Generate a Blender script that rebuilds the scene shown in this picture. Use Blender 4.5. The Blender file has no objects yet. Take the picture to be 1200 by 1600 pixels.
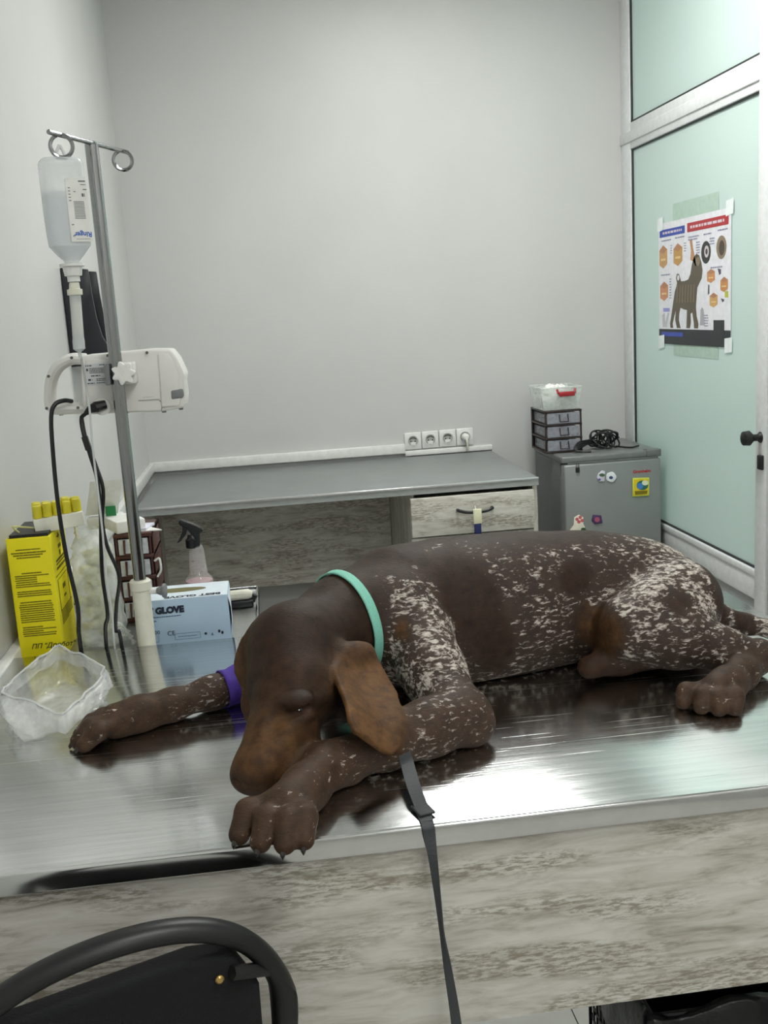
import bpy, bmesh, math, random
import numpy as np
from mathutils import Vector, Matrix
random.seed(7); rng = np.random.default_rng(7)
scene = bpy.context.scene
COL = scene.collection
R = math.radians

# ------------------------------------------------------------------ camera
FPX, EYE = 1600.0, 1.5                      # focal length in pixels of the 1200x1600 frame, eye height
pit, rol, yaw = R(11.05), R(-3.48), R(6.25)
Fw = np.array([math.sin(yaw)*math.cos(pit), math.cos(yaw)*math.cos(pit), -math.sin(pit)])
Rt = np.array([math.cos(yaw), -math.sin(yaw), 0.0]); Up = np.cross(Rt, Fw)
Rt, Up = math.cos(rol)*Rt + math.sin(rol)*Up, -math.sin(rol)*Rt + math.cos(rol)*Up
cam = bpy.data.cameras.new('camera'); cam_o = bpy.data.objects.new('camera', cam); COL.objects.link(cam_o)
cam.sensor_fit = 'HORIZONTAL'; cam.sensor_width = 36; cam.lens = 36*FPX/1200; cam.clip_start = .02
cam_o.matrix_world = Matrix(((Rt[0], Up[0], -Fw[0], 0), (Rt[1], Up[1], -Fw[1], 0), (Rt[2], Up[2], -Fw[2], EYE), (0, 0, 0, 1)))
scene.camera = cam_o
CAM = np.array([0, 0, EYE])
def ray(x, y): return Fw + (x-600)/FPX*Rt - (y-800)/FPX*Up
def P(x, y, Y): d = ray(x, y); return CAM + d*Y/d[1]            # pixel -> point at depth Y
def PZ(x, y, z): d = ray(x, y); return CAM + d*(z-EYE)/d[2]     # pixel -> point on a level surface
def PX(x, y, X): d = ray(x, y); return CAM + d*X/d[0]           # pixel -> point on a side wall

# ------------------------------------------------------------------ world, light, exposure
world = bpy.data.worlds.new('world'); scene.world = world; world.use_nodes = True
world.node_tree.nodes['Background'].inputs[0].default_value = (.93, 1.0, .975, 1)
world.node_tree.nodes['Background'].inputs[1].default_value = 1.4
vs = scene.view_settings
vs.view_transform = 'Standard'; vs.look = 'None'; vs.gamma = 1; vs.use_curve_mapping = False; vs.exposure = 0.06
LAMPS = [(.8, 3.15, 36), (.8, .2, 22), (.8, -1.4, 20)]         # ceiling panels: x, y, watts
CEIL = 3.0

# ------------------------------------------------------------------ materials
MATS = {}
class NT:
    def __init__(s, name):
        s.m = bpy.data.materials.new(name); s.m.use_nodes = True; s.t = s.m.node_tree
        s.p = s.t.nodes['Principled BSDF']; s.out = s.t.nodes['Material Output']
    def n(s, typ, **kw):
        q = s.t.nodes.new(typ)
        for k, v in kw.items():
            if k in q.inputs.keys(): q.inputs[k].default_value = v
            else: setattr(q, k, v)
        return q
    def l(s, a, b): s.t.links.new(a, b)
    def coord(s, scale=(1, 1, 1), which='Object', rot=(0, 0, 0)):
        tc = s.n('ShaderNodeTexCoord'); mp = s.n('ShaderNodeMapping')
        mp.inputs['Scale'].default_value = scale; mp.inputs['Rotation'].default_value = rot
        s.l(tc.outputs[which], mp.inputs[0]); return mp.outputs[0]
    def noise(s, vec, scale, detail=2, rough=.5, dist=0):
        q = s.n('ShaderNodeTexNoise'); q.inputs['Scale'].default_value = scale; q.inputs['Detail'].default_value = detail
        q.inputs['Roughness'].default_value = rough; q.inputs['Distortion'].default_value = dist
        s.l(vec, q.inputs['Vector']); return q.outputs['Fac']
    def ramp(s, fac, stops):
        q = s.n('ShaderNodeValToRGB'); e = q.color_ramp.elements
        while len(e) < len(stops): e.new(.5)
        for k, (pos, c) in enumerate(stops):
            e[k].position = pos; e[k].color = c if len(c) == 4 else (*c, 1)
        s.l(fac, q.inputs[0]); return q.outputs[0]
    def mix(s, fac, a, b, mode='MIX'):
        q = s.n('ShaderNodeMix'); q.data_type = 'RGBA'; q.blend_type = mode
        for k, v in ((0, fac), (6, a), (7, b)):
            if hasattr(v, 'default_value'): s.l(v, q.inputs[k])
            else: q.inputs[k].default_value = v if (k == 0 or len(v) == 4) else (*v, 1)
        return q.outputs[2]
    def math(s, op, a, b=0.0, clamp=False):
        q = s.n('ShaderNodeMath'); q.operation = op; q.use_clamp = clamp
        for k, v in ((0, a), (1, b)):
            if hasattr(v, 'default_value'): s.l(v, q.inputs[k])
            else: q.inputs[k].default_value = v
        return q.outputs[0]
    def bump(s, h, strength, dist=.002):
        q = s.n('ShaderNodeBump'); q.inputs['Strength'].default_value = strength; q.inputs['Distance'].default_value = dist
        s.l(h, q.inputs['Height']); s.l(q.outputs[0], s.p.inputs['Normal']); return q
def srgb(h):
    h = h.lstrip('#'); c = [int(h[i:i+2], 16)/255 for i in (0, 2, 4)]
    return tuple(v/12.92 if v <= .04045 else ((v+.055)/1.055)**2.4 for v in c)
def plain(name, col, rough=.5, metal=0, var=.06, scale=40, bump=0, **kw):
    if name in MATS: return MATS[name]
    t = NT(name); c = srgb(col) if isinstance(col, str) else col
    f = t.noise(t.coord(), scale, 3)
    t.l(t.ramp(f, [(.3, tuple(v*(1-var) for v in c)), (.7, tuple(min(1, v*(1+var)) for v in c))]), t.p.inputs['Base Color'])
    t.p.inputs['Roughness'].default_value = rough; t.p.inputs['Metallic'].default_value = metal
    if bump: t.bump(f, bump)
    for k, v in kw.items(): t.p.inputs[k.replace('_', ' ')].default_value = v
    MATS[name] = t.m; return t.m
def clear(name, col, alpha=.3, rough=.1, bump=0, scale=60, spec=.5):     # thin clear plastic: part see-through film
    t = NT(name); c = srgb(col)
    t.p.inputs['Base Color'].default_value = (*c, 1); t.p.inputs['Roughness'].default_value = rough
    t.p.inputs['Specular IOR Level'].default_value = spec
    f = t.noise(t.coord(), scale, 3, .6)
    if bump: t.bump(f, bump, .004)
    t.l(t.math('MULTIPLY', t.math('ADD', f, .5), alpha, True), t.p.inputs['Alpha'])
    MATS[name] = t.m; return t.m
def emission(name, col, st):
    t = NT(name); t.p.inputs['Base Color'].default_value = (.8, .8, .8, 1)
    t.p.inputs['Emission Color'].default_value = (*col, 1); t.p.inputs['Emission Strength'].default_value = st; return t.m

def m_wall(name, col):
    t = NT(name); v = t.coord(); f = t.noise(v, 2.2, 3); g = t.noise(v, 260, 2); c = srgb(col)
    t.l(t.ramp(f, [(.3, tuple(x*.97 for x in c)), (.7, tuple(min(1, x*1.03) for x in c))]), t.p.inputs['Base Color'])
    t.p.inputs['Roughness'].default_value = .42; t.p.inputs['Specular IOR Level'].default_value = .35; t.bump(g, .08, .001); return t.m
def m_laminate(name, along=(1, 1, 1)):
    t = NT(name); v = t.coord(along)
    w = t.noise(v, 1.0, 6, .62, .6); big = t.noise(v, .33, 3, .5, .4); fine = t.noise(v, 4.5, 4, .72)
    base = t.ramp(w, [(.30, srgb('#9d978b')), (.45, srgb('#c3bfb5')), (.6, srgb('#d2cfc7')), (.8, srgb('#dad8d1'))])
    pm = t.math('MULTIPLY', t.ramp(big, [(.44, (0, 0, 0)), (.56, (1, 1, 1))]), t.ramp(fine, [(.46, (0, 0, 0)), (.56, (1, 1, 1))]))
    col = t.mix(t.math('MULTIPLY', pm, .8), base, srgb('#857c6c'))
    t.l(col, t.p.inputs['Base Color']); t.p.inputs['Roughness'].default_value = .5
    t.bump(fine, .12, .001); return t.m
def m_steel(name, col, rough, sx=(1, 1, 1), metal=1.0, bump=.10, scr=False):
    t = NT(name); v = t.coord(sx, rot=(0, 0, .22)); c = srgb(col)
    f = t.noise(v, 1.0, 5, .7); g = t.noise(t.coord(), 7, 3)
    t.l(t.ramp(f, [(.3, tuple(x*.86 for x in c)), (.7, tuple(min(1, x*1.1) for x in c))]), t.p.inputs['Base Color'])
    t.p.inputs['Metallic'].default_value = metal
    r = t.math('ADD', t.math('MULTIPLY', f, .10), t.math('MULTIPLY', g, .12)); r = t.math('ADD', r, rough-.10)
    if scr:                                                         # long fine scratches in three directions
        for k, (a, sc_) in enumerate(((.42, (2.2, 260, 1)), (-.25, (3, 330, 1)), (1.2, (4, 300, 1)))):
            z_ = t.noise(t.coord(sc_, rot=(0, 0, a)), 1.0, 2, .5); mk = t.ramp(z_, [(.69, (0, 0, 0)), (.73, (1, 1, 1))]); r = t.math('ADD', r, t.math('MULTIPLY', mk, .22)); f = t.math('ADD', f, t.math('MULTIPLY', mk, .5))
    t.l(r, t.p.inputs['Roughness']); t.bump(f, bump, .0015); return t.m
def m_frost():
    t = NT('frosted_glass'); t.p.inputs['Base Color'].default_value = (*srgb('#d4e3df'), 1)
    t.p.inputs['Roughness'].default_value = .22
    tr = t.n('ShaderNodeBsdfTranslucent'); tr.inputs[0].default_value = (*srgb('#e2efea'), 1)
    mx = t.n('ShaderNodeMixShader'); mx.inputs[0].default_value = .28
    t.l(t.p.outputs[0], mx.inputs[1]); t.l(tr.outputs[0], mx.inputs[2]); t.l(mx.outputs[0], t.out.inputs[0])
    f = t.noise(t.coord(), 400, 2); t.bump(f, .03, .001); return t.m

M_WALL = m_wall('wall_paint', '#c9c9c7'); M_CEIL = m_wall('ceiling_paint', '#e6e6e4')
M_LAM = m_laminate('distressed_laminate', (10, 10, 56)); M_LAMV = m_laminate('distressed_laminate_upright', (56, 56, 10))
M_STEEL = m_steel('scratched_steel', '#dadbda', .135, (5, 130, 5), bump=.10, scr=True); M_STEELC = m_steel('steel_cart', '#b9bab9', .34, (40, 6, 6))
M_CHROME = m_steel('chrome', '#9fa0a0', .13, (60, 60, 3)); M_GREYTOP = plain('grey_worktop', '#838685', .38, 0, .05, 8)
M_ALU = plain('white_aluminium', '#dfe1e1', .35); M_FROST = m_frost()
M_WHITE = plain('white_plastic', '#e4e4e1', .35); M_CREAM = plain('cream_plastic', '#dedccc', .4)
M_BLACK = plain('black_plastic', '#151617', .4); M_CORD = plain('black_rubber', '#0d0e10', .45)
M_SCREW = plain('screw_metal', '#6a6a68', .35, .8); M_GREYRUB = plain('grey_rubber', '#7b7d7e', .6)
M_PAPER = plain('white_paper', '#e9e8e4', .7); M_INK = plain('black_ink', '#24231f', .7); M_RED = plain('red_plastic', '#a3222a', .4)

# ------------------------------------------------------------------ mesh helpers
def wloc(o):
    v = Vector((0, 0, 0))
    while o: v += o.location; o = o.parent
    return v
class MB:
    def __init__(s, M=None): s.v, s.f, s.M = [], [], M
    def add(s, vs, fs):
        b = len(s.v); s.v += [tuple(float(c) for c in v) for v in vs]; s.f += [tuple(b+i for i in f) for f in fs]; return s
    def box(s, x0, x1, y0, y1, z0, z1):
        return s.add([(x, y, z) for z in (z0, z1) for y in (y0, y1) for x in (x0, x1)],
                     [(0, 2, 3, 1), (4, 5, 7, 6), (0, 1, 5, 4), (2, 6, 7, 3), (0, 4, 6, 2), (1, 3, 7, 5)])
    def tube(s, pts, r, n=10, closed=False, flat=1.0, ref=None):
        pts = [Vector([float(c) for c in p]) for p in pts]; m = len(pts); rs = r if hasattr(r, '__len__') else [r]*m
        ref = Vector(ref) if ref is not None else None; vs, fs, prev = [], [], None
        for i, p in enumerate(pts):
            a = pts[(i-1) % m] if (closed or i) else p; b = pts[(i+1) % m] if (closed or i < m-1) else p
            t = (b-a).normalized()
            if ref is not None: u = ref - t*ref.dot(t)
            elif prev is None: u = t.orthogonal()
            else: u = prev - t*prev.dot(t)
            u.normalize(); prev = u; w = t.cross(u)
            for k in range(n):
                c = 2*math.pi*k/n; vs.append(p + (u*math.cos(c)*flat + w*math.sin(c))*rs[i])
        for i in range(m if closed else m-1):
            for k in range(n):
                j = (i+1) % m; fs.append((i*n+k, i*n+(k+1) % n, j*n+(k+1) % n, j*n+k))
        if not closed: fs.append(tuple(range(n))[::-1]); fs.append(tuple((m-1)*n+k for k in range(n)))
        return s.add(vs, fs)
    def lathe(s, c, prof, n=20, axis=(0, 0, 1), sx=1.0):
        ax = Vector([float(q) for q in axis]).normalized(); u = ax.orthogonal().normalized()
        if abs(ax.z) > .99: u = Vector((1, 0, 0))
        w = ax.cross(u); c = Vector([float(q) for q in c]); vs = []
        for r, h in prof:
            for k in range(n):
                a = 2*math.pi*k/n; vs.append(c + ax*h + (u*math.cos(a) + w*math.sin(a)*sx)*max(r, 1e-5))
        m = len(prof); fs = [(i*n+k, i*n+(k+1) % n, (i+1)*n+(k+1) % n, (i+1)*n+k) for i in range(m-1) for k in range(n)]
        fs += [tuple(range(n))[::-1], tuple((m-1)*n+k for k in range(n))]
        return s.add(vs, fs)
    def prism(s, poly, d):                       # polygon of 3D points pushed along the vector d
        n = len(poly); p = [Vector([float(c) for c in q]) for q in poly]; d = Vector([float(c) for c in d])
        return s.add(p + [q+d for q in p], [tuple(range(n)), tuple(range(2*n-1, n-1, -1))] + [(i, n+i, n+(i+1) % n, (i+1) % n) for i in range(n)])
    def build(s, name, mat, parent=None, smooth=False, bevel=0, seg=2, loc=None, angle=35):
        me = bpy.data.meshes.new(name)
        vs = [Vector(v) for v in s.v]
        if s.M is not None: vs = [s.M @ v for v in vs]
        if loc is None: loc = Vector((0, 0, 0)) if parent else Vector((sum(v.x for v in vs)/len(vs), sum(v.y for v in vs)/len(vs), min(v.z for v in vs)))
        off = wloc(parent) + loc
        me.from_pydata([v-off for v in vs], [], s.f)
        bm = bmesh.new(); bm.from_mesh(me)
        bmesh.ops.recalc_face_normals(bm, faces=bm.faces)
        if bevel:
            es = [e for e in bm.edges if len(e.link_faces) == 2 and e.calc_face_angle(0) > R(30)]
            bmesh.ops.bevel(bm, geom=es, offset=bevel, segments=seg, profile=.5, affect='EDGES', clamp_overlap=True)
        bm.to_mesh(me); bm.free()
        o = bpy.data.objects.new(name, me); COL.objects.link(o); o.parent = parent; o.location = loc
        if mat: me.materials.append(mat)
        if smooth or bevel:
            for p in me.polygons: p.use_smooth = True
            me.set_sharp_from_angle(angle=R(angle if smooth else 50))
        return o
def tag(o, label, cat, group=None):
    o['label'] = label; o['category'] = cat
    if group: o['group'] = group
    return o
def thing(name, label, cat, loc, group=None):
    o = bpy.data.objects.new(name, None); COL.objects.link(o); o.location = Vector([float(c) for c in loc]); o.empty_display_size = .05
    return tag(o, label, cat, group)
def struct(o): o['kind'] = 'structure'; return o
def sroot(name, loc):
    o = bpy.data.objects.new(name, None); COL.objects.link(o); o.location = loc; o.empty_display_size = .05; return struct(o)
def copy_tree(o, parent=None):
    c = o.copy(); COL.objects.link(c); c.parent = parent
    for ch in [k for k in COL.objects if k.parent == o]: copy_tree(ch, c)
    return c
def text(name, s, size, org, ux, uy, mat, parent, depth=.0006, align='LEFT', shear=0.0, bold=0.0):
    cu = bpy.data.curves.new(name, 'FONT'); cu.body = s; cu.size = size; cu.extrude = 0; cu.align_x = align; cu.shear = shear; cu.offset = bold
    cu.resolution_u = 3
    ob = bpy.data.objects.new(name, cu); me = bpy.data.meshes.new_from_object(ob); bpy.data.objects.remove(ob); bpy.data.curves.remove(cu)
    ux, uy, org = (Vector([float(c) for c in q]) for q in (ux, uy, org)); ux.normalize(); uy.normalize(); n = ux.cross(uy); off = wloc(parent)
    for v in me.vertices: v.co = org + ux*v.co.x + uy*v.co.y + n*depth - off
    o = bpy.data.objects.new(name, me); COL.objects.link(o); o.parent = parent; me.materials.append(mat); return o
def spline(pts, n=8):
    p = [np.array(q, float) for q in pts]; p = [2*p[0]-p[1]] + p + [2*p[-1]-p[-2]]; out = []
    for i in range(1, len(p)-2):
        for k in range(n):
            t = k/n; a, b, c, d = p[i-1:i+3]
            out.append(.5*((2*b)+(c-a)*t+(2*a-5*b+4*c-d)*t*t+(3*b-a-3*c+d)*t**3))
    return out + [p[-2]]

# ------------------------------------------------------------------ room
XL, XR, YB, YF = -.53, 1.67, 4.6, -2.2
def m_tile():
    t = NT('floor_tile'); f = t.noise(t.coord(), 5, 4)
    t.l(t.ramp(f, [(.3, srgb('#b3b2ac')), (.7, srgb('#c1c0ba'))]), t.p.inputs['Base Color']); t.p.inputs['Roughness'].default_value = .35; return t.m
fl = struct(MB().box(XL-.1, XR+.1, YF-.1, YB+.1, -.06, -.006).build('floor', plain('grout', '#6f6e6a', .8)))
TS = .6; tile_m = m_tile(); first = None; fx0, fy0 = PZ(892, 1575, 0)[0]-2*TS, PZ(892, 1575, 0)[1]-.25
for i in range(-1, 5):
    for j in range(-7, 5):
        x0, y0 = fx0+i*TS, fy0+j*TS
        ax, bx, ay, by = max(x0, XL), min(x0+TS, XR), max(y0, YF), min(y0+TS, YB)
        if bx-ax < .02 or by-ay < .02: continue
        full = abs(bx-ax-TS) < 1e-6 and abs(by-ay-TS) < 1e-6
        if full and first:
            o = first.copy(); COL.objects.link(o); o.location = Vector((ax, ay, 0)) - fl.location; continue
        o = MB().box(ax+.0015, bx-.0015, ay+.0015, by-.0015, -.006, 0).build('tile', tile_m, fl, loc=Vector((ax, ay, 0))-fl.location)
        if full: first = o
struct(MB().box(XL-.1, XR+.1, YB, YB+.1, 0, CEIL).build('wall_back', M_WALL))
struct(MB().box(XL-.1, XL, YF, YB, 0, CEIL).build('wall_left', M_WALL))
struct(MB().box(XL-.1, XR+.1, YF-.1, YF, 0, CEIL).build('wall_front', M_WALL))
struct(MB().box(XL-.1, XR+.1, YF-.1, YB+.1, CEIL, CEIL+.1).build('ceiling', M_CEIL))
# glazed partition on the right: low plinth, aluminium bars, frosted panes, door, then plain wall
JY = 3.3                                                             # where the glazing ends at the door post
struct(MB().box(XR, XR+.08, 1.9, YB, 0, .425).build('wall_right', plain('plinth_grey', '#a9acac', .5)))
struct(MB().box(XR, XR+.1, YF, 1.98, 0, CEIL).build('wall_right', M_WALL))
w1 = sroot('window_1', Vector((XR, 3.95, .425)))
A0, A1 = XR-.012, XR+.05
def bar(y0, y1, z0, z1, nm='frame_bar', par=w1, b=.004): return MB().box(A0, A1, y0, y1, z0, z1).build(nm, M_ALU, par, bevel=b)
bar(YB-.11, YB, .425, CEIL, 'stile'); bar(JY, YB-.11, .425, .515, 'bottom_rail'); bar(JY, YB-.11, 2.125, 2.235, 'transom'); bar(JY, YB-.11, 2.94, CEIL, 'top_rail')
MB().box(A0-.006, A0+.01, JY, YB-.11, .512, .535).build('glazing_bead', M_ALU, w1, bevel=.003)
MB().box(A0-.006, A0+.01, JY, YB, 2.155, 2.2).build('glazing_bead', M_ALU, w1, bevel=.003)
GAS = plain('black_gasket', '#2c3332', .6)
for z0, z1 in ((.535, 2.125), (2.235, 2.94)):
    MB().box(A0+.012, A0+.022, JY, YB-.11, z0, z1).build('pane', M_FROST, w1)
    g = MB(); y0, y1 = JY, YB-.11
    g.box(A0+.006, A0+.013, y1-.012, y1, z0, z1).box(A0+.006, A0+.013, y0, y1, z0, z0+.008).box(A0+.006, A0+.013, y0, y1, z1-.006, z1)
    g.build('gasket', GAS, w1)
d1 = sroot('door_1', Vector((XR, 2.6, 0)))
MB().box(A0-.01, A1, JY-.075, JY, 0, CEIL).build('door_post', M_ALU, d1, bevel=.004); MB().box(A0-.01, A1, 1.98, 2.05, 0, CEIL).build('door_post', M_ALU, d1, bevel=.004)
MB().box(A0, A1, 2.05, JY-.075, 2.125, 2.235).build('door_head', M_ALU, d1, bevel=.004)
MB().box(A0+.012, A0+.022, 2.05, JY-.075, 2.235, CEIL).build('pane', M_FROST, d1)
for y0, y1, z0, z1 in ((JY-.17, JY-.08, .01, 2.12), (2.055, 2.14, .01, 2.12), (2.14, JY-.17, .01, .3), (2.14, JY-.17, 2.02, 2.12)):
    MB().box(A0, A1, y0, y1, z0, z1).build('leaf_bar', M_ALU, d1, bevel=.003)
MB().box(A0+.012, A0+.022, 2.14, JY-.17, .3, 2.02).build('pane', M_FROST, d1)
hb = MB().box(A0-.02, A0, JY-.062, JY-.03, .90, .95).build('lock_plate', M_BLACK, d1, bevel=.004)
k = MB(); hz = PX(1195, 682, XR)[2]
k.lathe((A0, JY-.035, hz), [(.018, 0), (.02, -.01), (.012, -.02), (.012, -.035), (.026, -.05), (.024, -.07), (.0, -.08)], 14, (1, 0, 0)); k.build('door_knob', M_BLACK, d1, smooth=True)
# white cable ducts above the counter
struct(MB().box(XL, P(632, 700, YB)[0], YB-.022, YB, .862, .905).build('trim_1', M_WHITE, bevel=.003))
struct(MB().box(XL, XL+.022, 1.6, YB-.022, .862, .905).build('trim_2', M_WHITE, bevel=.003))
struct(MB().box(P(632, 700, YB)[0], 1.02, YB-.018, YB, .848, .872).build('trim_3', M_WHITE, bevel=.003))
# ceiling light panels
for x, y, w in LAMPS:
    t = thing('ceiling_light', 'square white LED panel set in the ceiling', 'ceiling light', (x, y, CEIL-.03), 'LED panels in the ceiling')
    MB().box(x-.31, x+.31, y-.31, y+.31, CEIL-.02, CEIL).build('frame', M_ALU, t)
    MB().box(x-.29, x+.29, y-.29, y+.29, CEIL-.025, CEIL-.02).build('diffuser', emission('led_panel', (.985, 1, .965), w), t)

# ------------------------------------------------------------------ sockets on the back wall
def socket_parts(t, c):
    x, y, z = c
    pl = MB().box(x-.0385, x+.0385, y-.012, y, z-.0385, z+.0385).build('plate', M_WHITE, t, bevel=.004)
    q = MB(); q.lathe((x, y-.0115, z), [(.027, 0), (.027, .004), (.0235, .004), (.0235, -.0005), (0, -.0005)][:4], 28, (0, -1, 0)); q.build('recess_ring', M_WHITE, t, smooth=True)
    MB().lathe((x, y-.0125, z), [(.0225, 0), (.0225, .0008)], 24, (0, -1, 0)).build('recess_floor', plain('socket_grey', '#a9a9a5', .5), t)
    for dx in (-.0095, .0095): MB().lathe((x+dx, y-.0133, z-.001), [(.0032, 0), (.0032, .0008)], 10, (0, -1, 0)).build('pin_hole', M_INK, t)
    MB().tube([(x+.0165*math.cos(a), y-.014, z+.0165*math.sin(a)) for a in np.linspace(.5, 2.64, 9)], .0028, 6).build('earth_clip', M_SCREW, t)
    MB().box(x-.012, x+.012, y-.0165, y-.013, z-.021, z-.005).build('keying_block', M_WHITE, t, bevel=.001)
sc = [P(645+i*27, 689-i*2.3, YB-.005) for i in range(4)]
s0 = thing('power_socket', 'empty white power socket at the row end touching the white cable duct', 'socket', (sc[0][0], YB, sc[0][2]), 'wall sockets above the grey counter')
socket_parts(s0, (sc[0][0], YB, sc[0][2]))
for i in (1, 2, 3):
    c = copy_tree(s0); c.location = (sc[i][0], YB, sc[i][2])
    c['label'] = (None, 'empty white power socket between two other empty sockets', 'empty white power socket right beside the one with the plug', 'white power socket with a white plug pushed into it')[i]
t = thing('plug', 'white plug with cord in the wall socket above the counter', 'plug', (sc[3][0], YB-.013, sc[3][2]))
MB().lathe((sc[3][0], YB-.016, sc[3][2]), [(.018, 0), (.018, .012), (.014, .03), (.009, .034)], 16, (0, -1, 0)).build('plug_body', M_WHITE, t, smooth=True)
x, z = sc[3][0], sc[3][2]
MB().tube(spline([(x, YB-.045, z), (x+.001, YB-.06, z-.02), (x+.003, YB-.05, z-.055), (x+.004, YB-.03, .858)], 6), .005, 8).build('cord', M_CREAM, t, smooth=True)

# ------------------------------------------------------------------ back counter: worktop, side panels, drawer cabinet
CX0, CX1, CY0, CZ = -.50, 1.012, 3.765, .846
t = thing('worktop', 'long grey laminate worktop with a pale front edge along the back wall', 'worktop', (.25, 4.18, CZ-.03))
MB().box(CX0, CX1, CY0+.003, YB-.024, CZ-.03, CZ).build('top', M_GREYTOP, t, bevel=.002)
MB().box(CX0, CX1, CY0, CY0+.003, CZ-.03, CZ+.001).build('edge_band', plain('edge_band_grey', '#9c9f9e', .35), t)
MB().box(CX0, CX1, CY0-.004, CY0+.003, CZ-.006, CZ+.002).build('edge_trim', plain('bright_trim', '#d9dada', .2, .6), t, bevel=.001)
t = thing('desk_frame', 'distressed grey laminate side and modesty panel under the worktop', 'desk panel', (0, 4.3, 0))
MB().box(CX0, CX0+.02, CY0+.03, YB-.03, 0, CZ-.03).build('side_panel', M_LAMV, t)
MB().box(CX0+.02, .513, 4.44, 4.46, .335, CZ-.03).build('modesty_panel', M_LAM, t)
DX0, DX1 = .515, 1.008
t = thing('drawer_cabinet', 'pale distressed laminate drawer unit under the right end of the worktop', 'cabinet', ((DX0+DX1)/2, 4.15, 0))
MB().box(DX0, DX0+.018, CY0+.03, YB-.03, .0, CZ-.031).box(DX1-.018, DX1, CY0+.01, YB-.03, 0, CZ-.031).box(DX0+.018, DX1-.018, 4.5, 4.52, 0, CZ-.031).box(DX0+.018, DX1-.018, CY0+.03, 4.5, .03, .05).build('body', M_LAMV, t)
for i, (z0, z1) in enumerate(((.655, .803), (.47, .645), (.285, .46), (.1, .275))):
    yy = CY0-.018 if i == 0 else CY0+.006
    d = MB().box(DX0-.002, DX1-.02, yy, yy+.018, z0, z1).build('drawer', M_LAM, t, bevel=.001)
    MB().box(DX0+.03, DX1-.03, yy+.018, 4.4, z0+.01, z1-.02).build('drawer_box', M_CREAM, d)
    xm, zm = (DX0+DX1)/2-.005, (z0+z1)/2+.015
    MB().tube(spline([(xm-.066, yy, zm+.004), (xm-.062, yy-.02, zm+.004), (xm-.03, yy-.026, zm-.003), (xm+.03, yy-.026, zm-.003), (xm+.062, yy-.02, zm+.004), (xm+.066, yy, zm+.004)], 5), .0065, 8).build('handle', M_BLACK, d, smooth=True)
xm, zm, yy = (DX0+DX1)/2-.002, (.655+.803)/2+.012, CY0-.05
t = thing('key_tag', 'cream and navy tag hung on the top drawer handle', 'tag', (xm, yy, zm-.1))
MB().box(xm-.016, xm+.016, yy-.003, yy+.003, zm-.045, zm+.012).build('tag_card', plain('tag_cream', '#e3dfc0', .6), t, bevel=.002)
MB().box(xm-.014, xm+.012, yy-.004, yy+.004, zm-.09, zm-.045).build('blue_strap', plain('navy_cloth', '#1a2458', .7), t, bevel=.002)
MB().tube([(xm-.006, yy, zm+.01), (xm-.006, yy+.012, zm+.022), (xm-.006, CY0-.034, zm+.012), (xm-.006, yy+.012, zm-.006)], .0015, 5, True).build('loop', M_CREAM, t)

# ------------------------------------------------------------------ fridge with magnets
FX0, FX1, FY0, FZ = 1.21, 1.632, 4.1, .862
M_FRIDGE = plain('fridge_silver', '#8b8e8d', .33, .25, .03, 10); M_FRD = plain('fridge_grey', '#6c6f6e', .4, .1); M_FRT = plain('fridge_top', '#777a79', .3, .1)
t = thing('mini_fridge', 'silver grey mini fridge with magnets on its door', 'fridge', ((FX0+FX1)/2, 4.33, 0))
MB().box(FX0, FX1, FY0+.055, YB-.05, .02, FZ-.028).build('body', M_FRD, t, bevel=.006)
MB().box(FX0-.004, FX1+.004, FY0+.01, YB-.045, FZ-.028, FZ).build('top', M_FRT, t, bevel=.006)
dr = MB().box(FX0+.002, FX1, FY0, FY0+.05, .05, FZ-.034).build('door', M_FRIDGE, t, bevel=.008)
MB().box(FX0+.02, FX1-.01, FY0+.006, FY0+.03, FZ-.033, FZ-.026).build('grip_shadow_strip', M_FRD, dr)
MB().box(FX1-.06, FX1+.003, FY0+.004, FY0+.05, FZ-.026, FZ+.004).build('hinge_cover', M_FRD, t, bevel=.003)
for x in (FX0+.04, FX1-.04): MB().lathe((x, FY0+.1, 0), [(.018, 0), (.018, .02)], 12).build('foot', M_BLACK, t)
def onf(px, py): return P(px, py, FY0)
o_ = onf(989, 739.5)
text('brand_lettering', 'Gronhelm', .0185, o_, (1, 0, 0), (0, 0, 1), plain('red_print', '#b8252b', .5), dr, .001, bold=.0006)
def magnet(nm, label, pts, mat, th=.004):
    poly = [onf(*q) for q in pts]; c = np.mean(poly, axis=0)
    r = thing(nm, label, 'magnet', (c[0], FY0, c[2]), 'magnets on the fridge door')
    MB().prism([p - np.array([0, .0008, 0]) for p in poly], (0, -th, 0)).build('plate', mat, r, bevel=.0012); return r, th
def ell(cx, cy, rx, ry, n=18, ph=0, lob=0, nl=5): return [(cx+rx*(1+lob*math.cos(nl*a+ph))*math.cos(a), cy+ry*(1+lob*math.cos(nl*a+ph))*math.sin(a)) for a in np.linspace(0, 2*math.pi, n, False)]
def patch(par, pts, mat, lift, nm='print'): 
    return MB().prism([onf(*q)-np.array([0, lift, 0]) for q in pts], (0, -.0006, 0)).build(nm, mat, par)
C = lambda n, c, r=.5: plain('paint_'+n, c, r)
r, th = magnet('fridge_magnet', 'yellow and green picture magnet under the red lettering on the fridge', [(988, 747), (1014, 746), (1014, 774), (988, 776)], C('lime', '#cfd84a'))
th += .001
patch(r, [(990, 749), (1012, 748), (1012, 772), (990, 774)], C('yellow', '#e0c51d'), th); patch(r, ell(1003, 758, 9, 7.5), C('teal', '#2f6e5c'), th+.0008); patch(r, ell(999, 759, 5, 5), C('blue', '#3c7fc6'), th+.0016)
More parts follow.
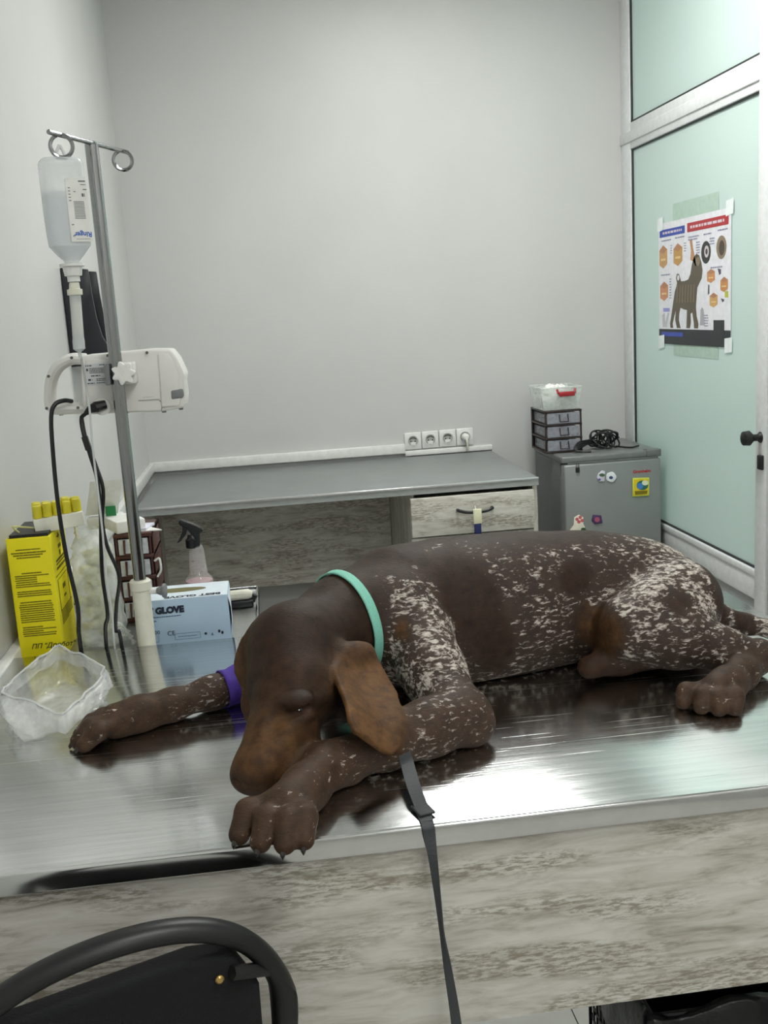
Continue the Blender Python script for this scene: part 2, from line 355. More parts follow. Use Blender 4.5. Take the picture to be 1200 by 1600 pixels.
patch(r, ell(1007, 754, 5, 4), C('offwhite', '#dfe6c9'), th+.0018); patch(r, [(991, 767), (1011, 766), (1010, 771), (992, 773)], C('olive', '#7b6d0a'), th+.0008)
r, th = magnet('fridge_magnet', 'round white magnet with a blue centre on the fridge door', ell(954.5, 745, 8, 8, 16, 0, .06), C('palewhite', '#e6eaee')); patch(r, ell(954, 746, 3, 2.5), C('navy', '#34466e'), th+.001)
r, th = magnet('fridge_magnet', 'white and lilac ornament magnet beside the round white magnet on the fridge', [(934, 740), (940, 735), (945, 736), (944, 752), (936, 752), (932, 746)], C('lilac', '#d8d6e2')); patch(r, ell(940, 742, 4.5, 2.5), C('leafgreen', '#44603f'), th+.001); patch(r, ell(936, 749, 2, 2), C('violet', '#6b5ba0'), th+.001)
r, th = magnet('fridge_magnet', 'purple square magnet low on the fridge door', [(926, 804), (939, 805), (941, 817), (929, 819), (924, 813)], C('plum', '#4c3560')); patch(r, ell(932.5, 811.5, 4, 4), C('rose', '#a8536e'), th+.001)
r, th = magnet('fridge_magnet', 'cream flower magnet with pink petals low on the fridge door', [(890, 828), (896, 820), (897, 808), (904, 804), (911, 808), (911, 818), (914, 824), (908, 830), (898, 832)], C('ivory', '#ebe5d4'))
for q in ((901, 811), (906, 808), (909, 813), (904, 815)): patch(r, ell(*q, 2.6, 2.6), C('pink', '#d0656c'), th+.001)
patch(r, ell(911, 827, 4, 3), C('darkgreen', '#33502f'), th+.001)
q = onf(902, 733); t = thing('padlock', 'tiny black lock tag hung on the fridge door top', 'lock', (q[0], FY0-.006, q[2]-.012))
MB().box(q[0]-.008, q[0]+.008, FY0-.008, FY0-.001, q[2]-.014, q[2]+.008).build('lock_body', M_BLACK, t, bevel=.002); MB().tube(spline([(q[0]-.005, FY0-.004, q[2]+.006), (q[0]-.004, FY0-.004, q[2]+.024), (q[0]+.006, FY0-.004, q[2]+.024), (q[0]+.005, FY0-.004, q[2]+.006)], 4), .0013, 6).build('shackle', M_SCREW, t)

# drawer organiser, tub and coiled cable on the fridge
M_BRN = plain('dark_brown_plastic', '#2e2220', .4); M_SMOKE = clear('smoky_clear_drawer', '#a7a8b2', .55, .15)
def organiser(t, x0, x1, y0, y1, z0, rows, rh, frame, drw, solid=False):
    z1 = z0+rows*rh+.008
    fr = MB()
    for i in range(rows+1): fr.box(x0, x1, y0, y1, z0+i*rh, z0+i*rh+.008)
    for x in (x0, x1-.008):
        for y in (y0+.004, y1-.012): fr.box(x, x+.008, y, y+.008, z0, z1)
    fr.box(x0, x1, y1-.004, y1, z0, z1)
    if solid: fr.box(x0, x0+.004, y0+.004, y1, z0, z1).box(x1-.004, x1, y0+.004, y1, z0, z1)
    fr.build('frame', frame, t, bevel=.001)
    for i in range(rows):
        a, b = z0+i*rh+.010, z0+(i+1)*rh-.003; d = MB()
        d.box(x0+.010, x1-.010, y0-.001, y0+.002, a, b).box(x0+.010, x0+.013, y0+.002, y1-.02, a, b-.006).box(x1-.013, x1-.010, y0+.002, y1-.02, a, b-.006).box(x0+.013, x1-.013, y0+.002, y1-.02, a, a+.002)
        d = d.build('drawer', drw, t); xm = (x0+x1)/2; zm = (a+b)/2
        MB().tube([(xm-.018, y0-.003, zm+.016), (xm-.018, y0-.012, zm-.014), (xm+.018, y0-.012, zm-.014), (xm+.018, y0-.003, zm+.016)], .003, 6).build('handle', frame, d)
        MB().box(x0+.02, xm-.02, y0+.006, y0+.05, a+.003, b-.012).build('contents', C('contents'+str(i % 3), ('#b9bed0', '#8f9db3', '#a9b6c0')[i % 3]), d)
    return z1
ox = P(858, 700, 4.2)[0]-.004
t = thing('drawer_organiser', 'dark brown three-drawer organiser on the fridge with clear drawers', 'organiser', (ox+.1, 4.32, FZ))
zt = organiser(t, ox-.002, ox+.160, 4.23, 4.46, FZ+.001, 3, .058, M_BRN, M_SMOKE)
M_TUB = clear('clear_tub', '#e6ece8', .42, .12)
t = thing('storage_tub', 'clear tub of white cotton with a red handle on the organiser', 'storage box', (ox+.08, 4.33, zt))
x0, x1, y0, y1 = ox, ox+.15, 4.25, 4.42; h = .095; e = .014
def shell(x0, x1, y0, y1, z0, z1, e, th=.002):
    m = MB(); o = [(x0, y0, z0), (x1, y0, z0), (x1, y1, z0), (x0, y1, z0)]; u = [(x0-e, y0-e, z1), (x1+e, y0-e, z1), (x1+e, y1+e, z1), (x0-e, y1+e, z1)]
    m.add(o+u, [(0, 3, 2, 1)]+[(i, (i+1) % 4, 4+(i+1) % 4, 4+i) for i in range(4)]); return m
s = shell(x0, x1, y0, y1, zt+.001, zt+h, e).build('tub', M_TUB, t); md = s.modifiers.new('s', 'SOLIDIFY'); md.thickness = .002; md.offset = 0
MB().tube([(x0-e, y0-e, zt+h), (x1+e, y0-e, zt+h), (x1+e, y1+e, zt+h), (x0-e, y1+e, zt+h)], .004, 6, True).build('rim', M_TUB, s)
m = MB()
for i in range(46):
    c = (random.uniform(x0+.03, x1-.03), random.uniform(y0+.025, y1-.03), zt+random.uniform(.028, .085)); m.lathe(c, [(.001, -.022), (.017, -.015), (.024, 0), (.017, .015), (.001, .022)], 8)
c_ = m.build('cotton_wool', plain('cotton', '#f1f0ec', .95, 0, .03, 90, .4), t, smooth=True); c_['kind'] = 'stuff'
xm = (x0+x1)/2+.02; zh = zt+.07
MB().box(xm-.034, xm+.034, y0-.03, y0-.018, zh-.012, zh+.008).build('handle', M_RED, t, bevel=.004)
for dx in (-.036, .036): MB().tube([(xm+dx, y0-.022, zh), (xm+dx*1.1, y0-.014, zh+.018)], .005, 8).build('handle_arm', M_RED, t)
# cable coil
cc = P(945, 688, 4.26); m = MB(); cz = FZ+.0
pts = []
for i in range(105):
    a = i*.43; w = .5+.5*math.sin(i*.11)
    pts.append((cc[0]+.066*math.cos(a)*(.6+.4*math.cos(i*.37)), 4.27+.05*math.sin(a), cz+.008+.066*(.5+.5*math.sin(i*.61))))
t = thing('coiled_cable', 'bundle of tangled black cable on top of the fridge', 'cable', (cc[0], 4.27, FZ))
MB().tube(spline(pts, 4), .0038, 6).build('coil', M_CORD, t, smooth=True)
for k in range(4):
    dz = .006+.009*k
    MB().tube(spline([(cc[0]-.03, 4.25+.01*k, cz+.012+dz), (cc[0]-.08, 4.235, cz+.026+dz*.6), (cc[0]-.13, 4.20+.006*k, cz+.015+dz*.8), (cc[0]-.155, 4.195, cz+.012+.002*k), (cc[0]-.13, 4.185, cz+.008), (cc[0]-.09, 4.20-.01*k, cz+.007)], 6), .004, 6).build('strand', M_CORD, t, smooth=True)
MB().tube(spline([(cc[0]+.04, 4.24, cz+.01), (cc[0]+.09, 4.2, cz+.006), (cc[0]+.14, 4.23, cz+.006)], 6), .004, 6).build('strand', M_CORD, t, smooth=True)

# ------------------------------------------------------------------ poster on the glass
GX = A0+.012
def W(y, z, lift=0): return np.array([GX-.0012-lift, y, z])
PYl, PYr, PZ0, PZ1 = 4.195, 3.53, 1.30, 1.785
t = thing('backing_sheet', 'pale green sheet sticking out above and below the poster on the glass', 'sheet', (GX, 3.85, 1.26))
def quad(poly, mat, par, lift, nm='print', th=.0004): return MB().prism([W(y, z, lift) for y, z in poly], (-th, 0, 0)).build(nm, mat, par)
quad([(4.05, 1.255), (3.635, 1.255), (3.635, 1.85), (4.05, 1.85)], plain('pale_green_film', '#b3cabd', .5), t, 0, 'sheet')
post = thing('poster', 'veterinary skin chart poster with a dog, taped to the frosted glass', 'poster', (GX, 3.86, PZ0))
quad([(PYl, PZ0), (PYr, PZ0), (PYr, PZ1), (PYl, PZ1)], plain('poster_paper', '#e8e8ee', .3), post, .0015, 'paper', .0008)
def pp(u, v): return (PYl+(PYr-PYl)*u, PZ1-(PZ1-PZ0)*v)
def pq(poly, col, lift=.0026, nm='print'): return quad([pp(u, v) for u, v in poly], C('p'+col.strip('#'), col, .4), post, lift, nm)
def rect(u0, u1, v0, v1): return [(u0, v1), (u1, v1), (u1, v0), (u0, v0)]
def oval(u, v, a, b, n=16): return [(u+a*math.cos(k), v-b*math.sin(k)) for k in np.linspace(0, 2*math.pi, n, False)]
pq(rect(.02, .40, .055, .115), '#2b47a8', nm='blue_banner'); pq(rect(.435, .97, .045, .115), '#b02a30', nm='red_banner')
pq([(.0, .875), (1, .875), (1, .95), (.93, 1), (.05, 1), (.0, .94)], '#23262c', nm='black_band'); pq(rect(.79, .925, .80, .905), '#26282c', .003, 'black_square'); pq(rect(.04, .37, .90, .935), '#3c4fae', .003, 'blue_lettering_bar')
def dashes(par, mkquad, lines, fill=.8, seed=1):
    rr = random.Random(seed)
    for (u0, u1, v, hgt) in lines:
        u = u0
        while u < u1:
            w = rr.uniform(.3, 1.0)*hgt*3; mkquad(u, min(u1, u+w), v, hgt); u += w+hgt*.55
class Lines:                                         # flat print too small to read: short ink strokes joined into one part
    def __init__(s, o, ux, uy, n): s.m = MB(); s.o, s.ux, s.uy, s.n = (np.array(q, float) for q in (o, ux, uy, n))
    def q(s, u0, u1, v, h):
        c = [s.o+s.ux*a+s.uy*b for a, b in ((u0, v), (u1, v), (u1, v+h), (u0, v+h))]; s.m.prism(c, s.n*.0002)
    def done(s, nm, mat, par): o = s.m.build(nm, mat, par); o['kind'] = 'stuff'; return o
ln = Lines(W(*pp(0, 0), .0032), np.array([0, PYr-PYl, 0]), np.array([0, 0, PZ0-PZ1]), (-1, 0, 0))
dashes(0, ln.q, [(.07, .36, .075, .018)], seed=3); dashes(0, ln.q, [(.48, .92, .07, .02)], seed=4); ln.done('banner_print', C('pbanner', '#d9c9d2'), post)
ln = Lines(W(*pp(0, 0), .003), np.array([0, PYr-PYl, 0]), np.array([0, 0, PZ0-PZ1]), (-1, 0, 0))
dashes(0, ln.q, [(.05, .2, .14, .01), (.26, .4, .135, .01), (.45, .6, .15, .01), (.45, .58, .17, .01), (.66, .76, .15, .01), (.84, .96, .14, .01), (.04, .18, .42, .01), (.75, .9, .405, .01)]
       + [(.19, .21, .19+.02*i, .008) for i in range(4)] + [(.39, .42, .19+.02*i, .008) for i in range(4)] + [(.56, .61, .2+.02*i, .008) for i in range(5)] + [(.17, .2, .46+.022*i, .008) for i in range(8)] + [(.74, .80, .19+.02*i, .008) for i in range(3)] + [(.67, .72, .76+.02*i, .008) for i in range(5)], seed=5)
ln.done('caption_print', C('pcap', '#8a8aa6'), post)
for (u, v, a, b, c) in ((.075, .275, .062, .095, '#c99a62'), (.30, .275, .065, .09, '#c39552'), (.085, .56, .062, .08, '#cc8e66'), (.755, .47, .05, .052, '#cd8f5a'), (.92, .54, .045, .055, '#c88a4e'), (.79, .65, .05, .055, '#d0a363')):
    pq([(u-a, v-b*.55), (u, v-b), (u+a, v-b*.6), (u+a, v+b*.6), (u, v+b), (u-a, v+b*.7)][::-1], c, nm='skin_diagram'); pq([(u-a, v-b*.55), (u, v-b), (u+a, v-b*.6), (u, v-b*.25)][::-1], '#b37f5c', .003, 'skin_top'); pq(rect(u-a*.6, u+a*.6, v+b*.15, v+b*.35), '#e3c68d', .003, 'fat_layer')
pq([(.47, .18), (.50, .17), (.52, .25), (.545, .33), (.575, .375), (.555, .385), (.52, .345), (.48, .33), (.49, .26)][::-1], '#b98a66', nm='paw_diagram')
pq(oval(.69, .29, .062, .085), '#2c2c30', nm='nose_diagram'); pq(oval(.70, .285, .03, .045), '#cfc4c8', .003, 'nose_ring'); pq(oval(.70, .285, .014, .022), '#3a3438', .0034, 'nose_hole')
pq(oval(.885, .27, .062, .085), '#8b7a66', nm='ear_diagram'); pq(oval(.89, .275, .034, .055), '#4a3c30', .003, 'ear_hole')
body = [(.18, .865), (.175, .83), (.20, .75), (.225, .66), (.25, .57), (.275, .53), (.285, .50), (.27, .46), (.285, .425), (.315, .43), (.335, .47), (.345, .49), (.40, .49), (.45, .48), (.48, .44), (.50, .37), (.53, .31), (.565, .29), (.60, .305), (.63, .36), (.645, .42), (.635, .48), (.60, .52), (.575, .55), (.565, .62), (.555, .70), (.565, .77), (.59, .83), (.585, .865), (.53, .865), (.525, .82), (.505, .74), (.48, .75), (.485, .82), (.47, .865), (.42, .865), (.425, .80), (.43, .72), (.385, .715), (.335, .70), (.315, .75), (.31, .80), (.335, .865), (.28, .865), (.255, .80), (.265, .72), (.24, .77), (.215, .83), (.225, .865)]
pq(body[::-1], '#5d5344', .0026, 'dog_picture'); pq(oval(.305, .46, .016, .022), '#e2e2e4', .0032, 'tail_gap')
for i in range(7): pq([(.29+.04*i, .52), (.298+.04*i, .52), (.288+.04*i, .66), (.278+.04*i, .66)][::-1], '#8a7b62', .0032, 'coat_stripe')
pq(oval(.585, .35, .03, .035), '#8b7d68', .0032, 'face_patch'); pq(rect(.07, .17, .70, .73), '#9a9ad6', nm='heading_bar'); pq([(.05, .76), (.09, .74), (.1, .82), (.14, .74), (.16, .74), (.12, .86), (.06, .86)][::-1], '#c3c3c8', nm='hair_diagram'); pq([(.62, .72), (.64, .70), (.66, .72), (.675, .84), (.61, .84)][::-1], '#a9a9ae', nm='hair_diagram')
for a, b in (((.84, .42), (.88, .46)), ((.88, .64), (.92, .66)), ((.72, .53), (.735, .6))): pq([a, (b[0], a[1]+.008), b, (b[0]-.02, b[1]+.01)][::-1], '#4f4758', nm='arrow_print')
pq(rect(.93, .97, .59, .635), '#b7bd3a', nm='green_dot')
for (y, z) in (pp(.03, .01), pp(.985, .0), pp(.04, .985), pp(.975, .985)):
    quad([(y+.03, z-.028), (y-.03, z-.022), (y-.03, z+.03), (y+.03, z+.024)], plain('clear_tape', '#eef4f4', .15), post, .0036, 'tape', .0003)

# ------------------------------------------------------------------ black holder on the left wall
t = thing('wall_holder', 'black plastic holder fixed to the left wall behind the drip stand', 'holder', (XL, 3.02, 1.40))
prof = [(XL+.001, 1.672), (XL+.075, 1.664), (XL+.078, 1.60), (XL+.084, 1.53), (XL+.094, 1.48), (XL+.110, 1.445), (XL+.116, 1.42), (XL+.112, 1.40), (XL+.001, 1.40)]
MB().prism([(x, 2.985, z) for x, z in prof], (0, .012, 0)).build('side_plate', plain('black_gloss', '#1d2027', .3), t, bevel=.002)
MB().prism([(x, 3.135, z) for x, z in prof], (0, .012, 0)).build('side_plate', MATS['black_gloss'], t, bevel=.002)
MB().box(XL+.001, XL+.012, 2.997, 3.135, 1.40, 1.67).build('back_plate', MATS['black_gloss'], t)
MB().box(XL+.012, XL+.108, 2.997, 3.135, 1.402, 1.412).build('shelf_plate', MATS['black_gloss'], t)

# ------------------------------------------------------------------ exam table
TZ, TY0, TY1, TX0, TX1 = .9, 1.11, 1.925, XL+.004, .902
t = thing('exam_table', 'scratched stainless steel exam table with distressed laminate apron', 'table', (.2, 1.5, 0))
tp = MB().box(TX0, TX1, TY0, TY1, TZ-.03, TZ).build('steel_top', M_STEEL, t, bevel=.004, seg=3)
MB().box(TX0, TX1, TY0+.012, TY0+.03, .62, TZ-.03).build('front_apron', M_LAM, t)
MB().box(TX0+.01, TX1-.01, TY1-.05, TY1-.032, .62, TZ-.03).build('rear_apron', M_LAM, t)
MB().box(TX1-.03, TX1-.012, TY0+.03, TY1-.05, .62, TZ-.03).build('side_apron', M_LAM, t)
for x in (TX0+.03, TX1-.09):
    for y in (TY0+.04, TY1-.11): MB().box(x, x+.05, y, y+.05, 0, TZ-.03).build('leg', M_ALU, t, bevel=.003)

# ------------------------------------------------------------------ the dog: one blended surface from a distance field
VX = .003
G0 = np.array([-.36, 1.03, .894]); G1 = np.array([.93, 1.79, 1.19]); NG = np.ceil((G1-G0)/VX).astype(int)+1
FIELD = np.full(NG, .08, np.float32); PRIMS = []
def region(lo, hi):
    a = np.clip(np.floor((np.array(lo)-G0)/VX).astype(int), 0, NG-1); b = np.clip(np.ceil((np.array(hi)-G0)/VX).astype(int)+1, 1, NG)
    ax = [G0[i]+VX*np.arange(a[i], b[i]) for i in range(3)]
    return tuple(slice(a[i], b[i]) for i in range(3)), np.stack(np.meshgrid(*ax, indexing='ij'), -1)
def add_prim(fn, lo, hi, k, col, cut=False):
    mg = .05; sl, pts = region(np.array(lo)-mg, np.array(hi)+mg)
    if pts.size == 0: return
    d = fn(pts).astype(np.float32); f = FIELD[sl]
    if cut:
        h = np.clip(.5-.5*(f+d)/k, 0, 1); FIELD[sl] = f+(-d-f)*h+k*h*(1-h)
    else:
        h = np.clip(.5+.5*(f-d)/k, 0, 1); FIELD[sl] = f+(d-f)*h-k*h*(1-h); PRIMS.append((fn, np.array(lo)-mg, np.array(hi)+mg, col))
def cone(a, ra, b, rb, k=.02, col=(.3, 0, 0), cut=False):
    a, b = np.array(a, float), np.array(b, float); ba = b-a; l2 = ba@ba
    def fn(p):
        h = np.clip(((p-a)@ba)/l2, 0, 1); return np.linalg.norm(p-a-h[..., None]*ba, axis=-1)-(ra+(rb-ra)*h)
    r = max(ra, rb); add_prim(fn, np.minimum(a, b)-r, np.maximum(a, b)+r, k, col, cut)
def chain(pts, k=.02, col=(.3, 0, 0)):
    for (a, ra), (b, rb) in zip(pts[:-1], pts[1:]): cone(a, ra, b, rb, k, col)
def ball(c, r, k=.015, col=(.3, 0, 0), rot=None, cut=False):
    c = np.array(c, float); r = np.array(r if hasattr(r, '__len__') else (r, r, r), float); Rm = np.eye(3) if rot is None else np.array(rot)
    def fn(p):
        q = (p-c)@Rm; k0 = np.linalg.norm(q/r, axis=-1); k1 = np.linalg.norm(q/(r*r), axis=-1)+1e-9; return k0*(k0-1)/k1
    m = r.max(); add_prim(fn, c-m, c+m, k, col, cut)
def rotz(a): c, s = math.cos(a), math.sin(a); return [[c, -s, 0], [s, c, 0], [0, 0, 1]]
def slab(o, u, v, poly, th, k, col, bend=lambda a, b: 0*a):        # a flap: polygon in the (u, v) plane with thickness
    o = np.array(o, float); u = np.array(u, float); u /= np.linalg.norm(u); v = np.array(v, float); v -= u*(u@v); v /= np.linalg.norm(v); w = np.cross(u, v)
    pl = np.array(poly, float)
    def fn(p):
        q = p-o; a, b, c = q@u, q@v, q@w; d = np.full(a.shape, 1e9); s = np.ones(a.shape); n = len(pl)
        for i in range(n):
            vi, vj = pl[i], pl[i-1]; e = vj-vi; wx, wy = a-vi[0], b-vi[1]; t_ = np.clip((wx*e[0]+wy*e[1])/(e@e), 0, 1)
            d = np.minimum(d, (wx-e[0]*t_)**2+(wy-e[1]*t_)**2)
            c1, c2, c3 = b >= vi[1], b < vj[1], e[0]*wy > e[1]*wx
            s = np.where((c1 & c2 & c3) | (~c1 & ~c2 & ~c3), -s, s)
        d2 = s*np.sqrt(d); dz = np.abs(c-bend(a, b))-th; r_ = th*.8
        return np.minimum(np.maximum(d2+r_, dz+r_*.6), 0)+np.sqrt(np.maximum(d2+r_, 0)**2+np.maximum(dz+r_*.6, 0)**2)-r_
    w3 = [o+u*q[0]+v*q[1] for q in pl]; add_prim(fn, np.min(w3, 0)-.03, np.max(w3, 0)+.03, k, col)
# colour of a primitive: (white ticking, tan, dark)
BR, BODY, SH, TH, LEG, PAW = (0, .0, 0), (.62, 0, 0), (.85, 0, 0), (.95, 0, 0), (.55, .12, 0), (.30, .22, 0)
# trunk
ball((.215, 1.600, 1.008), (.14, .115, .116), .02, BODY); ball((.33, 1.617, 1.008), (.16, .120, .122), .05, BODY)
ball((.455, 1.640, 1.004), (.14, .105, .114), .05, BODY); ball((.555, 1.650, 1.000), (.12, .092, .104), .05, BODY)
ball((.63, 1.640, .982), (.10, .09, .096), .05, TH); ball((.675, 1.630, .957), (.06, .085, .078), .04, BR)
# neck and head
chain([((.030, 1.430, 1.036), .062), ((.10, 1.515, 1.034), .070), ((.18, 1.575, 1.035), .088)], .035, BR)
chain([((.018, 1.388, 1.048), .060), ((.010, 1.338, 1.016), .054)], .03, BR); ball((-.006, 1.375, 1.047), (.042, .05, .05), .03, BR)
cone((.006, 1.322, 1.000), .050, (-.010, 1.288, .970), .043, .025, (0, .2, 0)); chain([((-.012, 1.288, .968), .042), ((-.042, 1.248, .940), .0345)], .02, (0, .7, 0))
ball((-.052, 1.234, .931), (.031, .024, .027), .012, (0, .42, 0)); ball((.040, 1.340, .995), (.036, .036, .042), .025, BR); ball((-.022, 1.345, 1.002), (.03, .034, .036), .025, BR)
ball((.006, 1.278, .928), (.028, .05, .030), .02, (0, .15, .1), rotz(-.5)); ball((-.018, 1.258, .916), (.028, .03, .018), .015, (0, .15, .2))       # lips hanging to the table
ball((.036, 1.296, 1.006), (.020, .016, .010), .012, BR); ball((-.026, 1.300, 1.016), (.016, .016, .011), .012, BR)                                # brows
def skin(px, py, y0=1.05, y1=1.7):                                 # where the ray through a pixel meets the skin built so far
    for Y in np.arange(y0, y1, .0015):
        q = P(px, py, Y); i = np.round((q-G0)/VX).astype(int)
        if np.all(i >= 0) and np.all(i < NG) and FIELD[tuple(i)] < 0: return q
    return P(px, py, y1)
EYEP = skin(466, 1108)
ball(EYEP+np.array([.001, .006, .001]), (.018, .013, .013), .008, (0, .12, .6)); ball(EYEP+np.array([-.002, .003, .013]), (.022, .014, .009), .012, BR); ball(EYEP+np.array([.003, .003, -.012]), (.018, .012, .006), .010, (0, .2, 0))
cone(EYEP+np.array([-.013, -.0075, -.004]), .0048, EYEP+np.array([.013, -.004, .002]), .0048, .002, BR, True)  # slit between the lids
cone((-.074, 1.219, .931), .0042, (-.068, 1.213, .927), .0042, .004, BR, True); cone((-.045, 1.208, .925), .0042, (-.050, 1.209, .925), .0042, .004, BR, True)
LIP = [skin(*q) for q in ((424, 1240), (444, 1222), (464, 1202), (480, 1182), (489, 1164))]
for a_, b_ in zip(LIP[:-1], LIP[1:]): cone(a_, .0034, b_, .0034, .003, BR, True)                       # mouth line
for q_ in ((432, 1128), (428, 1150)): ball(skin(*q_)+np.array([0, -.006, .004]), (.012, .016, .006), .012, BR, None, True)   # shallow stop between the brows
# ears
def plane_flap(A, B_, C_, pix, th, k, col, bend):
    A, B_, C_ = (np.array(q) for q in (A, B_, C_)); n_ = np.cross(B_-A, C_-A); n_ /= np.linalg.norm(n_); u = (C_-A)-0; u = B_-A; u = u/np.linalg.norm(u); v = np.cross(n_, u)
    pts = []
    for p in pix:
        d = ray(*p); h = CAM+d*((A-CAM)@n_)/(d@n_); pts.append(((h-A)@u, (h-A)@v))
    slab(A, u, v, pts, th, k, col, bend)
plane_flap(P(548, 1020, 1.355), P(618, 1172, 1.226), P(545, 1142, 1.220), [(522, 1044), (532, 1026), (552, 1010), (574, 1014), (592, 1036), (606, 1058), (619, 1086), (621, 1130), (623, 1170), (613, 1178), (580, 1164), (548, 1148), (538, 1128), (534, 1096), (526, 1066)], .0036, .010, (0, 1.0, 0), lambda a, b: .004*np.sin(a*40)+.003*np.sin(b*60+1))
ball(P(530, 1034, 1.358), (.018, .018, .026), .018, (0, .1, 0)); ball(P(556, 1020, 1.368), (.022, .016, .014), .016, (0, .3, 0))
plane_flap(P(398, 985, 1.40), P(378, 1118, 1.345), P(398, 1110, 1.335), [(412, 958), (394, 974), (380, 1000), (371, 1032), (369, 1052), (377, 1078), (373, 1104), (382, 1126), (391, 1131), (399, 1112), (402, 1076), (404, 1040), (412, 1000), (418, 975)], .0040, .008, (0, .5, 0), lambda a, b: .005*np.sin(a*45))
# near foreleg, elbow out, paw over the table edge
ball((.180, 1.515, 1.015), (.07, .062, .088), .025, SH)
chain([((.200, 1.487, 1.012), .058), ((.214, 1.42, .975), .047), ((.228, 1.358, .946), .041)], .016, SH); ball((.252, 1.320, .928), (.027, .026, .026), .02, LEG)
chain([((.240, 1.330, .940), .039), ((.185, 1.302, .940), .037), ((.125, 1.276, .934), .031), ((.070, 1.252, .930), .0255), ((.045, 1.238, .930), .0265)], .02, LEG)
chain([((.045, 1.238, .930), .027), ((.012, 1.185, .929), .027), ((-.012, 1.138, .929), .031)], .02, PAW); ball((.072, 1.236, .914), (.014, .012, .011), .008, PAW)
CLAWS = []
def toe(a, b, c, r=.0125, col=PAW, cl=.016):
    cone(a, r*1.0, b, r*1.12, .008, col); cone(b, r*1.15, c, r*.95, .0055, col); a, b, c = (np.array(q) for q in (a, b, c)); d = (c-b)/np.linalg.norm(c-b)
    CLAWS.append((c+d*r*.55+np.array([0, 0, r*.35]), d, cl))
for o_, sp in ((-.030, -.014), (-.011, -.006), (.010, .004), (.027, .014)):
    e_ = 0 if abs(o_) < .02 else .014
    toe((-.012+o_*.75, 1.135+o_*-.35, .932), (-.024+o_*1.15, 1.102+e_+o_*-.5, .933), (-.031+o_*1.3, 1.083+e_+o_*-.5, .915), .0135)
# far foreleg stretched out to the left
chain([((.10, 1.60, .965), .055), ((.02, 1.605, .945), .037), ((-.06, 1.580, .933), .0255), ((-.12, 1.552, .929), .0225), ((-.18, 1.524, .926), .0225)], .025, LEG)
chain([((-.18, 1.524, .926), .023), ((-.225, 1.502, .925), .025), ((-.258, 1.487, .923), .0275)], .02, PAW)
for o_ in (-.030, -.011, .009, .026):
    e_ = 0 if abs(o_) < .02 else .012
    toe((-.258+o_*.2, 1.485+o_*.7, .925), (-.292+e_, 1.474+o_*1.0, .926), (-.311+e_, 1.468+o_*1.05, .911), .0125)
# near hind leg
chain([((.655, 1.580, .995), .074), ((.585, 1.523, .992), .060), ((.545, 1.502, .990), .047)], .014, TH); ball((.607, 1.518, .977), (.082, .052, .060), .02, TH)
chain([((.545, 1.498, .980), .043), ((.615, 1.486, .964), .040), ((.685, 1.476, .946), .030), ((.735, 1.470, .935), .0225)], .025, (.6, 0, 0)); ball((.750, 1.474, .936), (.017, .017, .018), .012, LEG)
chain([((.742, 1.466, .926), .0225), ((.69, 1.418, .924), .022), ((.652, 1.385, .923), .0245), ((.630, 1.368, .922), .027)], .02, (.3, .12, 0))
for o_ in (-.030, -.010, .010, .029):
    e_ = 0 if abs(o_) < .02 else .010
    toe((.628+o_*.7, 1.367-o_*.4, .922), (.610+o_*.95+e_*.3, 1.347-o_*.65+e_, .922), (.602+o_*1.0+e_*.3, 1.335-o_*.7+e_, .911), .0125, PAW, .008)
# far hind leg lying under the body, sheath, tail
chain([((.66, 1.66, .95), .07), ((.60, 1.60, .935), .045), ((.56, 1.56, .925), .03)], .03, (.05, .25, 0))
chain([((.60, 1.53, .935), .026), ((.53, 1.515, .932), .023), ((.475, 1.498, .929), .0185)], .02, (.02, .12, .1))
ball((.548, 1.535, .965), (.05, .03, .05), .03, (.0, .42, 0))
chain([((.700, 1.635, .965), .03), ((.750, 1.640, .948), .0195), ((.80, 1.632, .928), .0165), ((.845, 1.618, .919), .0155), ((.885, 1.605, .917), .013)], .015, (.95, 0, 0))
